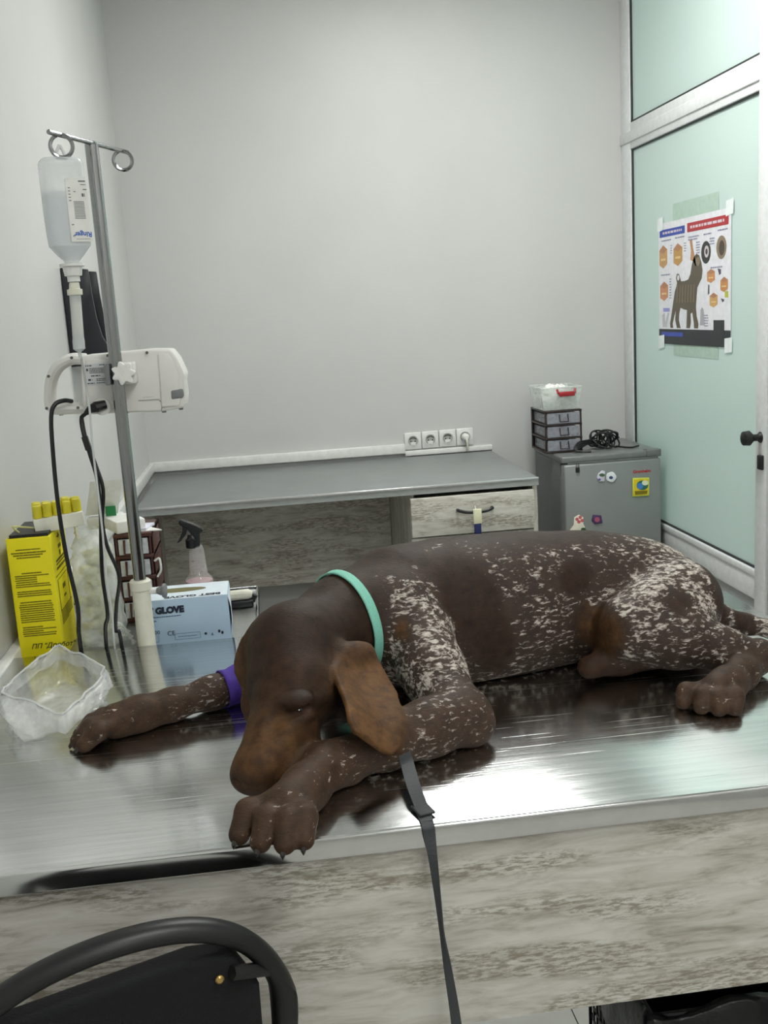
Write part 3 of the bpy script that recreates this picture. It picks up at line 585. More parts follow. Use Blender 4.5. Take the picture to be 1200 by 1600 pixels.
# the table flattens what rests on it (the paw beyond the edge hangs free)
zz = G0[2]+VX*np.arange(NG[2]); FIELD[:] = np.maximum(FIELD, (TZ+.0006-zz)[None, None, :].astype(np.float32))
def surface_nets(F):
    ins = F < 0; c = [F[i:F.shape[0]-1+i, j:F.shape[1]-1+j, k:F.shape[2]-1+k] for i in (0, 1) for j in (0, 1) for k in (0, 1)]
    cnt = sum((q < 0).astype(np.int8) for q in c); act = (cnt > 0) & (cnt < 8); ijk = np.argwhere(act); idx = -np.ones(act.shape, np.int64); idx[act] = np.arange(len(ijk))
    vals = np.stack([q[act] for q in c], 1); off = np.array([(i, j, k) for i in (0, 1) for j in (0, 1) for k in (0, 1)], float); acc = np.zeros((len(ijk), 3)); num = np.zeros(len(ijk))
    for a in range(8):
        for b in range(a+1, 8):
            if abs(off[a]-off[b]).sum() != 1: continue
            va, vb = vals[:, a], vals[:, b]; x = (va < 0) != (vb < 0); t_ = np.where(x, va/np.where(x, va-vb, 1), 0)
            acc += np.where(x[:, None], off[a]+t_[:, None]*(off[b]-off[a]), 0); num += x
    verts = ijk+acc/num[:, None]; faces = []
    for ax in range(3):
        s0 = [slice(None)]*3; s1 = [slice(None)]*3; s0[ax] = slice(0, -1); s1[ax] = slice(1, None)
        A_, B_ = ins[tuple(s0)], ins[tuple(s1)]; e = np.argwhere(A_ != B_); o1, o2 = [q for q in range(3) if q != ax]
        ok = (e[:, o1] > 0) & (e[:, o2] > 0) & (e[:, o1] < act.shape[o1]) & (e[:, o2] < act.shape[o2]) & (e[:, ax] < act.shape[ax]); e = e[ok]
        def cell(d1, d2): q = e.copy(); q[:, o1] -= d1; q[:, o2] -= d2; return idx[q[:, 0], q[:, 1], q[:, 2]]
        quad_ = np.stack([cell(1, 1), cell(0, 1), cell(0, 0), cell(1, 0)], 1); flip = A_[e[:, 0], e[:, 1], e[:, 2]] ^ (ax == 1)
        quad_[~flip] = quad_[~flip][:, ::-1]; faces.append(quad_)
    return verts, np.concatenate(faces)
DV, DF = surface_nets(FIELD); DV = DV*VX+G0
def fieldat(p):
    i = np.clip(((np.array(p)-G0)/VX), 0, NG-1.001); a = i.astype(int); return FIELD[tuple(np.minimum(np.round(i).astype(int), NG-1))]
# pigment per vertex: blend of the primitives that made the skin there, plus patches
wsum = np.full(len(DV), 1e-9); csum = np.zeros((len(DV), 3))
for fn, lo, hi, col in PRIMS:
    s_ = np.all((DV >= lo) & (DV <= hi), axis=1)
    if not s_.any(): continue
    w = np.exp(-np.clip(fn(DV[s_]), 0, .1)/.007); wsum[s_] += w; csum[s_] += w[:, None]*np.array(col)
PIG = csum/wsum[:, None]
def patch_at(c, r, val, soft=.35, ch=0):
    d = np.linalg.norm((DV-np.array(c))/np.array(r), axis=1); d += .10*np.sin(DV[:, 0]*95)*np.sin(DV[:, 2]*120+1)+.07*np.sin(DV[:, 0]*210+DV[:, 2]*170)
    w = np.clip((1+soft-d)/(2*soft), 0, 1); PIG[:, ch] = PIG[:, ch]*(1-w)+val*w
patch_at(P(745, 950, 1.50), (.040, .09, .070), 0, .2); patch_at(P(712, 905, 1.52), (.035, .08, .05), .03, .25); patch_at(P(775, 1010, 1.50), (.030, .08, .05), .0, .25); patch_at(P(905, 905, 1.53), (.030, .08, .026), .02, .25)
patch_at((.43, 1.65, 1.130), (.24, .08, .026), .02, .35); patch_at(P(630, 862, 1.56), (.05, .07, .032), .05, .3); patch_at(P(1105, 920, 1.6), (.04, .09, .05), .0, .25); patch_at(P(1128, 960, 1.6), (.02, .08, .05), .0, .25)
patch_at(P(625, 978, 1.47), (.012, .05, .016), .7, .4, 1); patch_at(P(625, 978, 1.47), (.014, .05, .016), .1, .4)
patch_at(P(940, 985, 1.5), (.034, .06, .04), .0, .3); patch_at(P(940, 985, 1.5), (.03, .06, .036), .5, .3, 1); patch_at(P(1050, 935, 1.5), (.03, .05, .02), .35, .4)
patch_at(P(1155, 968, 1.63), (.012, .05, .02), .0, .3); patch_at(P(1172, 976, 1.62), (.006, .05, .03), .2, .3)
patch_at((-.062, 1.218, .925), (.024, .016, .02), .6, .3, 2)
for q_ in LIP: patch_at(q_, (.006, .012, .006), .9, .5, 2)
patch_at((-.015, 1.24, .97), (.02, .05, .03), .75, .4, 1)
def m_dog():
    q = NT('dog_coat'); at = q.n('ShaderNodeAttribute'); at.attribute_name = 'pigment'; sep = q.n('ShaderNodeSeparateColor'); q.l(at.outputs['Color'], sep.inputs[0])
    wt, tn, dk = sep.outputs[0], sep.outputs[1], sep.outputs[2]
    n1 = q.noise(q.coord((.42, .7, 1.0), rot=(0, .45, 0)), 185, 3, .6, .5); n2 = q.noise(q.coord(), 30, 2); hair = q.noise(q.coord((.3, .6, 1.6), rot=(0, .5, 0)), 620, 2, .6); mott = q.noise(q.coord(), 60, 4, .6)
    brown = q.ramp(mott, [(.3, srgb('#23160f')), (.7, srgb('#3a281d'))])
    tan = q.ramp(mott, [(.35, srgb('#4c331c')), (.7, srgb('#704e2b'))])
    base = q.mix(tn, brown, tan); base = q.mix(q.math('MULTIPLY', dk, .75), base, srgb('#382a26'))
    nn = q.math('ADD', n1, q.math('MULTIPLY', q.math('SUBTRACT', n2, .5), .34)); nn = q.math('ADD', nn, q.math('MULTIPLY', q.math('SUBTRACT', hair, .5), .14))
    th = q.math('SUBTRACT', .755, q.math('MULTIPLY', wt, .32)); mk = q.math('MULTIPLY', q.math('SUBTRACT', nn, th), 6.5, True)
    mk = q.math('MULTIPLY', mk, q.math('MULTIPLY', wt, 5.0, True))
    white = q.ramp(hair, [(.3, srgb('#a0948a')), (.7, srgb('#ded6cd'))])
    grey = q.math('MULTIPLY', q.math('MULTIPLY', wt, hair), .30)
    base = q.mix(grey, base, srgb('#84786f')); col = q.mix(mk, base, white)
    q.l(col, q.p.inputs['Base Color']); q.p.inputs['Roughness'].default_value = .58; q.p.inputs['Specular IOR Level'].default_value = .22
    h = q.math('ADD', q.math('MULTIPLY', hair, .8), q.math('MULTIPLY', n1, .5)); q.bump(h, .5, .002); return q.m
dog = thing('dog', 'brown and white ticked hunting dog asleep on the steel exam table', 'dog', (.3, 1.55, TZ))
me = bpy.data.meshes.new('body'); me.from_pydata([tuple(v) for v in (DV-np.array([.3, 1.55, TZ]))], [], DF.tolist()); me.materials.append(m_dog())
ca = me.attributes.new('pigment', 'FLOAT_COLOR', 'POINT'); ca.data.foreach_set('color', np.concatenate([PIG, np.ones((len(PIG), 1))], 1).astype(np.float32).ravel())
me.polygons.foreach_set('use_smooth', np.ones(len(DF), bool)); me.update()
bod = bpy.data.objects.new('body', me); COL.objects.link(bod); bod.parent = dog
sm = bod.modifiers.new('soften', 'SMOOTH'); sm.factor = .5; sm.iterations = 3
M_CLAW = plain('dark_claw', '#2a2522', .3, 0, .2, 300)
for c, d, ln_ in CLAWS:
    d = Vector(d); c = Vector(c); tip = c+d*ln_*.62+Vector((0, 0, -ln_*.35)); tip.z = max(tip.z, TZ+.001) if tip.y > TY0-.004 else tip.z; MB().tube([c-d*.006+Vector((0, 0, .003)), c+d*.003, c+d*ln_*.55-Vector((0, 0, ln_*.12)), tip], [.0042, .0042, .0030, .0006], 7).build('claw', M_CLAW, dog, smooth=True)
MB().lathe(EYEP+np.array([0, .0065, -.001]), [(.0005, -.0085), (.006, -.0065), (.0095, 0), (.006, .0065), (.0005, .0085)], 14).build('eye', plain('dark_eye', '#1a100c', .08), dog, smooth=True)
# collar and bandage follow the skin
def wrap(c, ax, n=48, lift=.0022, rmax=.14, r0=.01):
    c = np.array(c); ax = np.array(ax, float); ax /= np.linalg.norm(ax); u = np.cross(ax, (0, 0, 1.)); u /= np.linalg.norm(u); v = np.cross(u, ax); out = []
    for k in range(n):
        a = 2*math.pi*k/n; d = u*math.cos(a)+v*math.sin(a); r_ = r0
        while r_ < rmax and fieldat(c+d*r_) < 0: r_ += .001
        out.append(r_)
    out = np.array(out)
    for _ in range(3): out = (np.roll(out, 1)+2*out+np.roll(out, -1))/4
    return [c+(u*math.cos(2*math.pi*k/n)+v*math.sin(2*math.pi*k/n))*(out[k]+lift) for k in range(n)], ax
def band(c, ax, width, th, nm, mat, lift=.002, rows=5, rmax=.14):
    m = MB(); ax = np.array(ax, float); ax /= np.linalg.norm(ax); L = []
    for j in range(rows): L.append(wrap(np.array(c)+ax*width*(j/(rows-1)-.5), ax, lift=lift, rmax=rmax)[0])
    n = len(L[0]); vs = [v for r_ in L for v in r_]
    m.add(vs, [(i*n+k, i*n+(k+1) % n, (i+1)*n+(k+1) % n, (i+1)*n+k) for i in range(rows-1) for k in range(n)])
    m.v = [tuple(max(TZ+.0012, q) if i == 2 else q for i, q in enumerate(v)) for v in m.v]; return m
t = thing('collar', 'mint green webbing collar around the neck of the dog', 'collar', (.11, 1.51, .95))
cb = band((.098, 1.508, 1.032), (.86, .50, .05), .016, .002, '', None, rmax=.086).build('webbing', plain('mint_webbing', '#84c9b6', .7, 0, .08, 500, .4), t, smooth=True, angle=180)
sd = cb.modifiers.new('s', 'SOLIDIFY'); sd.thickness = .0025; sd.offset = 1
q = P(563, 916, 1.522); MB(Matrix.Translation(Vector(q)) @ Matrix.Rotation(R(40), 4, 'Z') @ Matrix.Rotation(R(25), 4, 'Y')).box(-.007, .007, -.011, .011, -.003, .004).build('keeper_loop', MATS['mint_webbing'], t, bevel=.002)
t = thing('leg_bandage', 'purple bandage wrapped around the outstretched foreleg of the dog', 'bandage', (-.075, 1.573, .905))
bd = band((-.088, 1.568, .932), (-.9, -.4, -.05), .034, .002, '', None, .0015, 6, .05).build('wrap', plain('purple_bandage', '#4a2f96', .75, 0, .15, 120, .5), t, smooth=True, angle=180)
sd = bd.modifiers.new('s', 'SOLIDIFY'); sd.thickness = .002; sd.offset = 1
# leash
def ribbon(pts, wid, n=8):
    c = spline([p for p in pts], n); ws = spline([w for w in wid], n); m = MB(); vs = []
    for i, p in enumerate(c):
        t_ = np.array(c[min(i+1, len(c)-1)])-np.array(c[max(i-1, 0)]); t_ /= np.linalg.norm(t_); w = np.array(ws[i], float); h = np.linalg.norm(w); w = w-t_*(w@t_); w = w/np.linalg.norm(w)*h; nrm = np.cross(t_, w); nrm = nrm/np.linalg.norm(nrm)*.0011
        vs += [p-w/2-nrm, p+w/2-nrm, p+w/2+nrm, p-w/2+nrm]
    m.add(vs, [(4*i+a, 4*i+(a+1) % 4, 4*i+4+(a+1) % 4, 4*i+4+a) for i in range(len(c)-1) for a in range(4)]+[(3, 2, 1, 0), tuple(4*(len(c)-1)+a for a in range(4))]); return m
t = thing('leash', 'flat dark grey leash hanging over the table edge', 'leash', P(668, 1290, 1.104))
M_LEASH = plain('grey_webbing', '#3a3b3f', .6, 0, .08, 600, .3)
e0_ = PZ(660, 1266, TZ+.003); e1_ = PZ(667, 1284, TZ+.0025); LW = np.array([.0158, .0045, 0])
ribbon([P(606, 1120, 1.33), P(624, 1150, 1.272), P(634, 1185, 1.238), P(646, 1228, 1.178), e0_, e1_], [LW*1.06]*4+[LW, LW*.95], 6).build('strap_on_table', M_LEASH, t)
hang = [e1_, np.array([e1_[0]+.0005, TY0-.0028, TZ-.002]), np.array([e1_[0]+.001, TY0-.004, TZ-.012])] + [P(*q) for q in ((677, 1345, 1.100), (685, 1410, 1.098), (691, 1460, 1.095), (700, 1515, 1.09), (713, 1600, 1.08), (722, 1700, 1.07), (730, 1900, 1.05))]
ribbon(hang, [LW*.95, LW*.95, LW*.92, (.0105, -.002, 0), (.006, -.005, 0), (.004, -.006, 0), (.009, -.004, 0), (.0125, .0, 0), (.013, 0, 0), (.013, 0, 0)], 5).build('strap_hanging', M_LEASH, t)
MB(Matrix.Translation(Vector(e0_)+Vector((0, 0, .0012))) @ Matrix.Rotation(math.atan2(LW[1], LW[0]), 4, 'Z')).box(-.0105, .0105, -.016, .013, -.001, .0022).build('stitched_fold', plain('dark_webbing', '#2c2d31', .6), t, bevel=.001)

# ------------------------------------------------------------------ side cart behind the exam table
KZ, KX0, KX1, KY0, KY1 = .868, XL+.024, -.05, 1.965, 2.40
t = thing('steel_cart', 'steel cart with a raised rim behind the exam table', 'cart', ((KX0+KX1)/2, 2.18, 0))
MB().box(KX0, KX1, KY0, KY1, KZ-.012, KZ).build('tray', M_STEELC, t)
for q in ((KX0, KX1, KY0, KY0+.006), (KX0, KX1, KY1-.006, KY1), (KX0, KX0+.006, KY0, KY1), (KX1-.006, KX1, KY0, KY1)):
    MB().box(*q, KZ-.03, KZ+.008).build('rim', M_CHROME, t, bevel=.002)
for x in (KX0+.01, KX1-.04):
    for y in (KY0+.01, KY1-.04): MB().box(x, x+.03, y, y+.03, 0, KZ-.012).build('leg', M_CHROME, t, bevel=.002)

# ------------------------------------------------------------------ yellow sharps box with a rack of tubes on it
M_YEL = plain('yellow_card', '#f2e408', .55, 0, .03, 20); M_YINK = plain('olive_ink', '#6b6206', .7)
bx0, bx1, by0, by1, bz1 = -.510, -.428, 1.976, 2.125, 1.118
t = thing('sharps_box', 'tall yellow cardboard sharps box covered in dark print', 'box', ((bx0+bx1)/2, 2.05, KZ))
MB().box(bx0, bx1, by0, by1, KZ+.0005, bz1).build('carton', M_YEL, t, bevel=.002)
MB().box(bx0+.006, bx1-.004, by0+.006, by1-.006, bz1, bz1+.006).build('black_lid', M_BLACK, t)
MB().tube(spline([(bx0+.02, by0+.03, bz1+.006), (bx0+.012, by0+.02, bz1+.02), (bx0+.03, by0+.03, bz1+.016), (bx0+.05, by0+.05, bz1+.008)], 5), .002, 6).build('strap', plain('pale_yellow', '#e0dc90', .5), t)
W_ = bx1-bx0
ln = Lines((bx0, by0-.0004, bz1), (W_, 0, 0), (0, 0, -(bz1-KZ)), (0, -1, 0))
def para(v0, n, u0, u1, h=.009, step=.017): return [(u0+random.uniform(0, .02), u1-random.choice((0, 0, .02, .3)), v0+i*step, h) for i in range(n)]
dashes(0, ln.q, [(.2, .76, .085, .009), (.09, .88, .108, .011), (.13, .8, .127, .011), (.2, .74, .147, .01), (.27, .72, .27, .01)] + para(.29, 6, .1, .9) + para(.415, 3, .1, .9) + [(.15, .86, .50, .01)] + para(.52, 9, .11, .9) + para(.70, 5, .12, .9) + [(.12, .8, .955, .008)], seed=9)
ln.done('front_print', M_YINK, t)
text('script_lettering', 'ПП "Дробот"', .0135, (bx0+.022, by0-.0006, P(50, 1014, by0)[2]), (1, 0, 0), (0, 0, 1), M_INK, t, .0001, shear=.35, bold=.0002)
ln = Lines((bx1+.0004, by0, bz1), (0, by1-by0, 0), (0, 0, -(bz1-KZ)), (1, 0, 0))
dashes(0, ln.q, [(.2, .8, .22, .02), (.2, .8, .25, .012), (.2, .8, .28, .02), (.08, .92, .335, .008), (.2, .75, .37, .006)] + para(.62, 7, .15, .9, .009), seed=10)
ln.q(.15, .18, .37, .26); ln.q(.8, .83, .37, .26); ln.q(.42, .6, .44, .04); ln.q(.44, .58, .53, .02); ln.q(.4, .56, .05, .012); ln.q(.47, .52, .03, .04); ln.q(.42, .6, .12, .03); ln.q(.46, .54, .17, .04)
ln.done('side_print', M_YINK, t)
M_FOAM = plain('white_foam', '#efeedd', .8); M_CAP = plain('yellow_cap', '#dcd030', .4); M_TUBE = clear('clear_tube', '#e9ecec', .35, .08)
rc = Vector(P(92, 812, 2.05)); RM = Matrix.Translation(rc) @ Matrix.Rotation(R(14), 4, 'Z') @ Matrix.Rotation(R(-4), 4, 'Y')
t = thing('tube_rack', 'white foam tube rack standing on the yellow sharps box', 'rack', (rc.x, rc.y, rc.z-.03))
MB(RM).box(-.048, .046, -.035, .035, -.014, .014).build('foam_block', M_FOAM, t, bevel=.002)
legs = MB(RM).box(-.030, -.024, -.03, .03, -.034, -.014).box(.026, .032, -.03, .03, -.040, -.014); legs.build('support', M_FOAM, t)
for j in range(3):
    for i in range(5):
        q = RM @ Vector((-.038+i*.0185, -.022+j*.021, .0145)); h = random.uniform(.019, .027)
        tt = thing('sample_tube', 'yellow-capped sample tube in the white foam rack', 'tube', q, 'yellow-capped tubes in the foam rack')
        MB().lathe(q, [(.0090, 0), (.0092, h*.8), (.0078, h), (.002, h)], 12).build('cap', M_CAP, tt, smooth=True)

# ------------------------------------------------------------------ clear bag, brown organiser, packets
def crumple(v, amp, sc, seed):
    q = np.array(v)*sc+seed; return amp*(math.sin(q[0]*1.7+q[2]*2.3)+.7*math.sin(q[1]*3.1-q[2]*1.9+q[0])+.5*math.sin(q[2]*5.3+q[0]*4.1)+.4*math.sin(q[1]*7.7+q[2]*6.1))
M_BAG = clear('bag_film', '#eef2ee', .42, .12, .9, 40, .8); M_BAG2 = clear('bag_film_thin', '#f4f6f6', .42, .10, .9, 34, .9)
bc = ((P(108, 950, 2.06)[0]+P(204, 950, 2.06)[0])/2-.002, 2.075); m = MB(); n = 44; prof = [(.86, 0), (1.0, .012), (1.0, .06), (.95, .12), (.9, .17), (.8, .20), (.62, .225), (.5, .24)]
prof = spline([(a, b, 0) for a, b in prof], 4); vs = []
for r_, h, _ in prof:
    for k in range(n):
        a = 2*math.pi*k/n; ca, sa = math.cos(a), math.sin(a); sq = 1/(abs(ca)**3+abs(sa)**3)**(1/3)
        v = np.array([bc[0]+.046*r_*ca*sq - .10*max(0, h-.08)*.3, bc[1]+.042*r_*sa*sq, KZ+.001+h])
        d = crumple(v, .0022, 75, 1.3); v[0] += ca*d; v[1] += sa*d; vs.append(v)
m.add(vs, [(i*n+k, i*n+(k+1) % n, (i+1)*n+(k+1) % n, (i+1)*n+k) for i in range(len(prof)-1) for k in range(n)]+[tuple(range(n))])
t = thing('clear_bag', 'tall crumpled clear plastic bag beside the yellow box', 'bag', (bc[0], bc[1], KZ))
m.build('film', M_BAG, t, smooth=True, angle=180)
m = MB()
for i in range(26):
    c = (bc[0]-.012+random.uniform(-.02, .026), bc[1]+random.uniform(-.02, .02), KZ+.02+i*.0066)
    a = random.uniform(0, 3); u = np.array([math.cos(a), math.sin(a), random.uniform(-.3, .3)])*.016
    m.tube([np.array(c)-u, np.array(c)+u], .009, 8)
c_ = m.build('contents', plain('pale_contents', '#dedfba', .7, 0, .1, 30), t, smooth=True); c_['kind'] = 'stuff'
t2 = m = MB()
for i in range(3):
    q = P(190+5*i, 985+8*i, 2.0); m.tube(spline([q+np.array([-.02, .01, .008]), q+np.array([0, 0, .012]), q+np.array([.012, .0, -.006])], 5), [.005+.003*math.sin(k*.7) for k in range(11)], 7)
m.build('twisted_end', M_BAG, t, smooth=True)
M_BRN2 = plain('red_brown_plastic', '#4a2520', .4)
ox0 = P(183, 900, 2.2)[0]; OM = (ox0, ox0+.082)
t = thing('drawer_organiser', 'red-brown drawer organiser with white drawers on the steel cart', 'organiser', (ox0+.04, 2.3, KZ))
zo = organiser(t, OM[0], OM[1], 2.20, 2.36, KZ+.001, 4, .047, M_BRN2, clear('milky_drawer', '#d9dcde', .75, .2), True)
t = tag(MB(Matrix.Translation((OM[0]+.018, 2.26, zo+.001)) @ Matrix.Rotation(R(25), 4, 'Z')).box(-.032, .032, -.05, .05, 0, .026).build('carton', M_PAPER, bevel=.002), 'small white carton on the red-brown organiser', 'box')
t = tag(MB(Matrix.Translation((OM[0]+.062, 2.25, zo+.001)) @ Matrix.Rotation(R(-12), 4, 'Z')).box(-.018, .014, -.03, .03, 0, .006).build('card_packet', C('lilacwhite', '#dcdcea'), bevel=.001), 'flat pale packet beside the white carton on the red-brown organiser', 'packet')
q = P(245, 852, 2.22); m = MB(); m.prism([q+np.array([-.035, 0, -.012]), q+np.array([.018, -.004, .001]), q+np.array([-.02, .02, .004])], (0, .001, -.0015)); m.add([], [])
pz = zo+.0005
t = tag(MB().prism([(OM[1]-.03, 2.22, pz-.002), (OM[1]+.022, 2.205, pz+.001), (OM[1]-.02, 2.27, pz)], (0, 0, .002)).build('paper_scrap', M_PAPER), 'white paper tip sticking out beside the drip stand pole', 'paper')
t = tag(MB().tube(spline([(OM[1]+.001, 2.196, KZ+.135), (OM[1]+.012, 2.19, KZ+.14), (OM[1]+.013, 2.19, KZ+.115), (OM[1]+.004, 2.194, KZ+.1)], 5), .0025, 6).build('paper_loop', M_PAPER, smooth=True), 'white plastic loop hooked on the red-brown organiser', 'clip')
m = MB(); pc = P(158, 795, 2.3)
bag_v = []; nx, nz = 9, 9
for sgn in (1, -1):
    for i in range(nx):
        for j in range(nz):
            u, v = i/(nx-1), j/(nz-1); th = .012*math.sin(math.pi*u)**.5*math.sin(math.pi*min(1, v*1.05))**.5 if 0 < u < 1 else 0
            p = np.array([pc[0]-.035+.07*u+.018*v, 2.3-sgn*(th+.0005), zo+.03+.075*v]); p[1] += crumple(p, .0016, 60, 4); bag_v.append(p)
f = []
for s_ in range(2):
    b = s_*nx*nz
    for i in range(nx-1):
        for j in range(nz-1): f.append((b+i*nz+j, b+(i+1)*nz+j, b+(i+1)*nz+j+1, b+i*nz+j+1))
t = thing('pouch', 'white plastic pouch with a green label behind the clear bag', 'pouch', (pc[0], 2.3, zo+.028))
m.add(bag_v, f); m.build('film', plain('white_film', '#e9e9e4', .3, 0, .05, 60, .4), t, smooth=True, angle=180)
MB().box(pc[0]+.012, pc[0]+.034, 2.282, 2.285, zo+.028, zo+.05).build('green_label', C('green', '#23894f'), t)
tag(MB().box(pc[0]-.03, pc[0]+.045, 2.275, 2.33, zo+.001, zo+.028).build('gauze_pack', plain('gauze', '#e6e6e2', .8), bevel=.004), 'white gauze pack under the plastic pouch on the organiser', 'pack')

# ------------------------------------------------------------------ glove box, spray bottle, brush
M_GBLUE = plain('pale_blue_card', '#b4cde4', .5, 0, .02, 10); M_GWHITE = plain('bluish_white_card', '#dbe5ee', .5)
gx0, gx1, gy0, gy1, gz1 = P(214, 980, 2.0)[0], P(358, 960, 2.0)[0], 2.0, 2.11, .966
t = thing('glove_box', 'pale blue cardboard glove box with an oval opening on top', 'box', ((gx0+gx1)/2, 2.05, KZ))
cz0 = KZ+.009
MB().box(gx0, gx1, gy0, gy1, cz0-.008, gz1).build('carton', M_GBLUE, t, bevel=.0015)
MB().box(gx0+.0005, gx1-.0005, gy0+.0005, gy1-.0005, gz1, gz1+.0006).build('top_print', M_GWHITE, t)
gm = (gx0+gx1)/2-.012
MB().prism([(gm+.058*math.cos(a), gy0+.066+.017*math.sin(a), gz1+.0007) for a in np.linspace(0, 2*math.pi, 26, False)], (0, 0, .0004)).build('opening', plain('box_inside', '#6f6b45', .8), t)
MB().prism([(gx1+.0003, gy0, gz1-.004), (gx1+.004, gy0+.012, (gz1+KZ)/2+.02), (gx1+.004, gy0+.012, (gz1+KZ)/2-.02), (gx1+.0003, gy0, KZ+.012), (gx1+.0003, gy1, KZ+.012), (gx1+.0003, gy1, gz1-.004)], (.0004, 0, 0)).build('end_flap', M_GWHITE, t)
M_NAVY = plain('navy_ink', '#1b2438', .6)
text('front_lettering', 'BEST GLOVE', .0175, (P(291, 946, 2.0)[0]-.103, gy0-.0012, P(291, 955, 2.0)[2]), (1, 0, 0), (0, 0, 1), M_NAVY, t, .0001, bold=.0013)
text('top_lettering', 'BEST GLOVE', .020, (P(345, 926, 2.02)[0], gy0+.020, gz1+.0008), (-1, 0, 0), (0, -1, 0), M_NAVY, t, .0002, bold=.0009)
text('ce_mark', 'CE', .013, (P(262, 996, 2.0)[0], gy0-.0012, P(262, 993, 2.0)[2]), (1, 0, 0), (0, 0, 1), M_NAVY, t, .0001)
text('count_lettering', '100', .011, (P(237, 989, 2.0)[0], gy0-.0012, P(240, 991.5, 2.0)[2]), (1, 0, 0), (0, 0, 1), M_NAVY, t, .0001)
ln = Lines((gx0, gy0-.001, KZ), (1, 0, 0), (0, 0, 1), (0, -1, 0)); zz = P(291, 961, 2.0)[2]-KZ
dashes(0, ln.q, [(.03, .088, zz, .0018), (.03, .04, zz-.008, .002), (.078, .116, .020, .001)], seed=12)
for z_ in (.0145, .0265): ln.q(.072, .122, z_, .0005)
ln.q(.072, .0725, .0145, .012); ln.q(.122, .1225, .0145, .0125); ln.q(.026, .04, .013, .0005); ln.q(.04, .0405, .013, .014); ln.q(.143, .149, .017, .001); ln.q(.145, .147, .018, .004)
ln.done('small_print', C('bluegrey_ink', '#51678a'), t)
MB().prism([(gx0+.133+.003*math.cos(a), gy0-.0012, KZ+.022+.003*math.sin(a)) for a in np.linspace(0, 6.28, 5, False)], (0, -.0002, 0)).build('star_mark', M_NAVY, t)
for dx, dz in ((.160, .0245), (.166, .021)): MB().prism([(gx0+dx+.0024*math.cos(a), gy0-.0012, KZ+dz+.0034*math.sin(a)) for a in np.linspace(0, 6.28, 10, False)], (0, -.0002, 0)).build('hand_mark', M_NAVY, t)
sy = 2.27; sb = P(312, 912, sy); sx = sb[0]
t = thing('spray_bottle', 'clear spray bottle of pink liquid with a black trigger head', 'bottle', (sx, sy, KZ))
M_CLR = clear('clear_bottle', '#e9e3e4', .28, .07, 0, 60, .8)
zt0 = P(303, 852, sy)[2]
MB().lathe((sx, sy, KZ+.001), [(.028, 0), (.031, .004), (.031, .05), (.031, .066), (.020, .08), (.0165, zt0-KZ-.012), (.0135, zt0-KZ-.002)], 24).build('bottle', M_CLR, t, smooth=True)
MB().lathe((sx, sy, KZ+.003), [(.027, 0), (.029, .004), (.029, .062), (.012, .0625)], 24).build('liquid', plain('pink_liquid', '#d8a6ad', .2, Alpha=.6), t, smooth=True)
def S(px, py): return P(px, py, sy)
MB().lathe((sx-.007, sy, zt0-.004), [(.0155, 0), (.0155, .018), (.011, .022), (.009, .03)], 18).build('collar', M_BLACK, t, smooth=True)
MB().prism([S(*q)-np.array([0, .009, 0]) for q in [(279, 815), (281, 811), (289, 813), (303, 818), (315, 824), (318, 829), (312, 833), (313, 852), (303, 852), (300, 836), (293, 826), (281, 820)]], (0, .018, 0)).build('spray_head', M_BLACK, t, bevel=.002)
MB().prism([S(*q)-np.array([0, .005, 0]) for q in [(285, 822), (293, 826), (291, 834), (283, 845), (276, 849), (281, 840), (285, 830)]], (0, .01, 0)).build('trigger', M_BLACK, t, bevel=.001)
by = 2.25; b0, b1 = P(359, 925, by), P(396, 922, by)
t = thing('brush', 'cream-handled black brush lying behind the glove box', 'brush', ((b0[0]+b1[0])/2, by, KZ+.003))
MB().tube([(b0[0]-.03, by, KZ+.025), (b0[0], by, KZ+.027), (b1[0]-.012, by, KZ+.028), (b1[0]-.004, by, KZ+.026)], [.010, .012, .012, .008], 10).build('handle', M_CREAM, t, smooth=True)
MB().box(b0[0]-.02, b1[0]-.002, by-.014, by+.014, KZ+.0005, KZ+.017).build('bristles', M_BLACK, t, bevel=.003)
MB().tube([(b1[0]-.006, by, KZ+.012), (b1[0]+.002, by, KZ+.026)], .008, 8).build('end_cap', M_BLACK, t, smooth=True)

# ------------------------------------------------------------------ drip stand
py = 1.944; pb = P(230, 1010, py); px_ = pb[0]
pt = P(143, 228, py)
t = thing('drip_stand', 'chrome drip stand pole in a cream tube at the table edge', 'drip stand', (px_, py, 0))
zs = P(222, 905, py)[2]
MB().tube([(px_, py, zs-.05), (pt[0], py, pt[2])], .0118, 18).build('pole', M_CHROME, t, smooth=True)
MB().tube([(px_, py, .3), (px_, py, zs-.006)], .0172, 20).build('socket_tube', M_CREAM, t, smooth=True)
MB().lathe((px_, py, zs-.022), [(.0172, 0), (.0205, .003), (.0205, .019), (.0172, .022), (.0125, .022)], 22).build('tube_collar', M_CREAM, t, smooth=True)
MB().box(px_-.03, px_+.03, py-.018, py-.0155, .75, .82).build('mounting_bracket', M_ALU, t)
zk = P(240, 923, py)[2]; kn = MB().tube([(px_+.016, py, zk), (px_+.03, py-.004, zk)], .006, 10).build('clamp_screw', M_WHITE, t, smooth=True)
MB().lathe((px_+.03, py-.004, zk), [(.006, 0), (.009, .006), (.009, .010), (.0145, .012), (.0145, .017), (.006, .019)], 8, (1, -.15, 0)).build('clamp_knob', M_GREYRUB, t, bevel=.001)
zb = pt[2]+.004
e0, e1 = PZ(76, 206, zb), PZ(199, 238, zb)
MB().tube([e0, e1], .0042, 10).build('crossbar', M_CHROME, t, smooth=True)
MB().lathe((pt[0], py, pt[2]-.004), [(.0118, 0), (.012, .006), (.006, .012)], 16).build('pole_cap', M_CHROME, t, smooth=True)
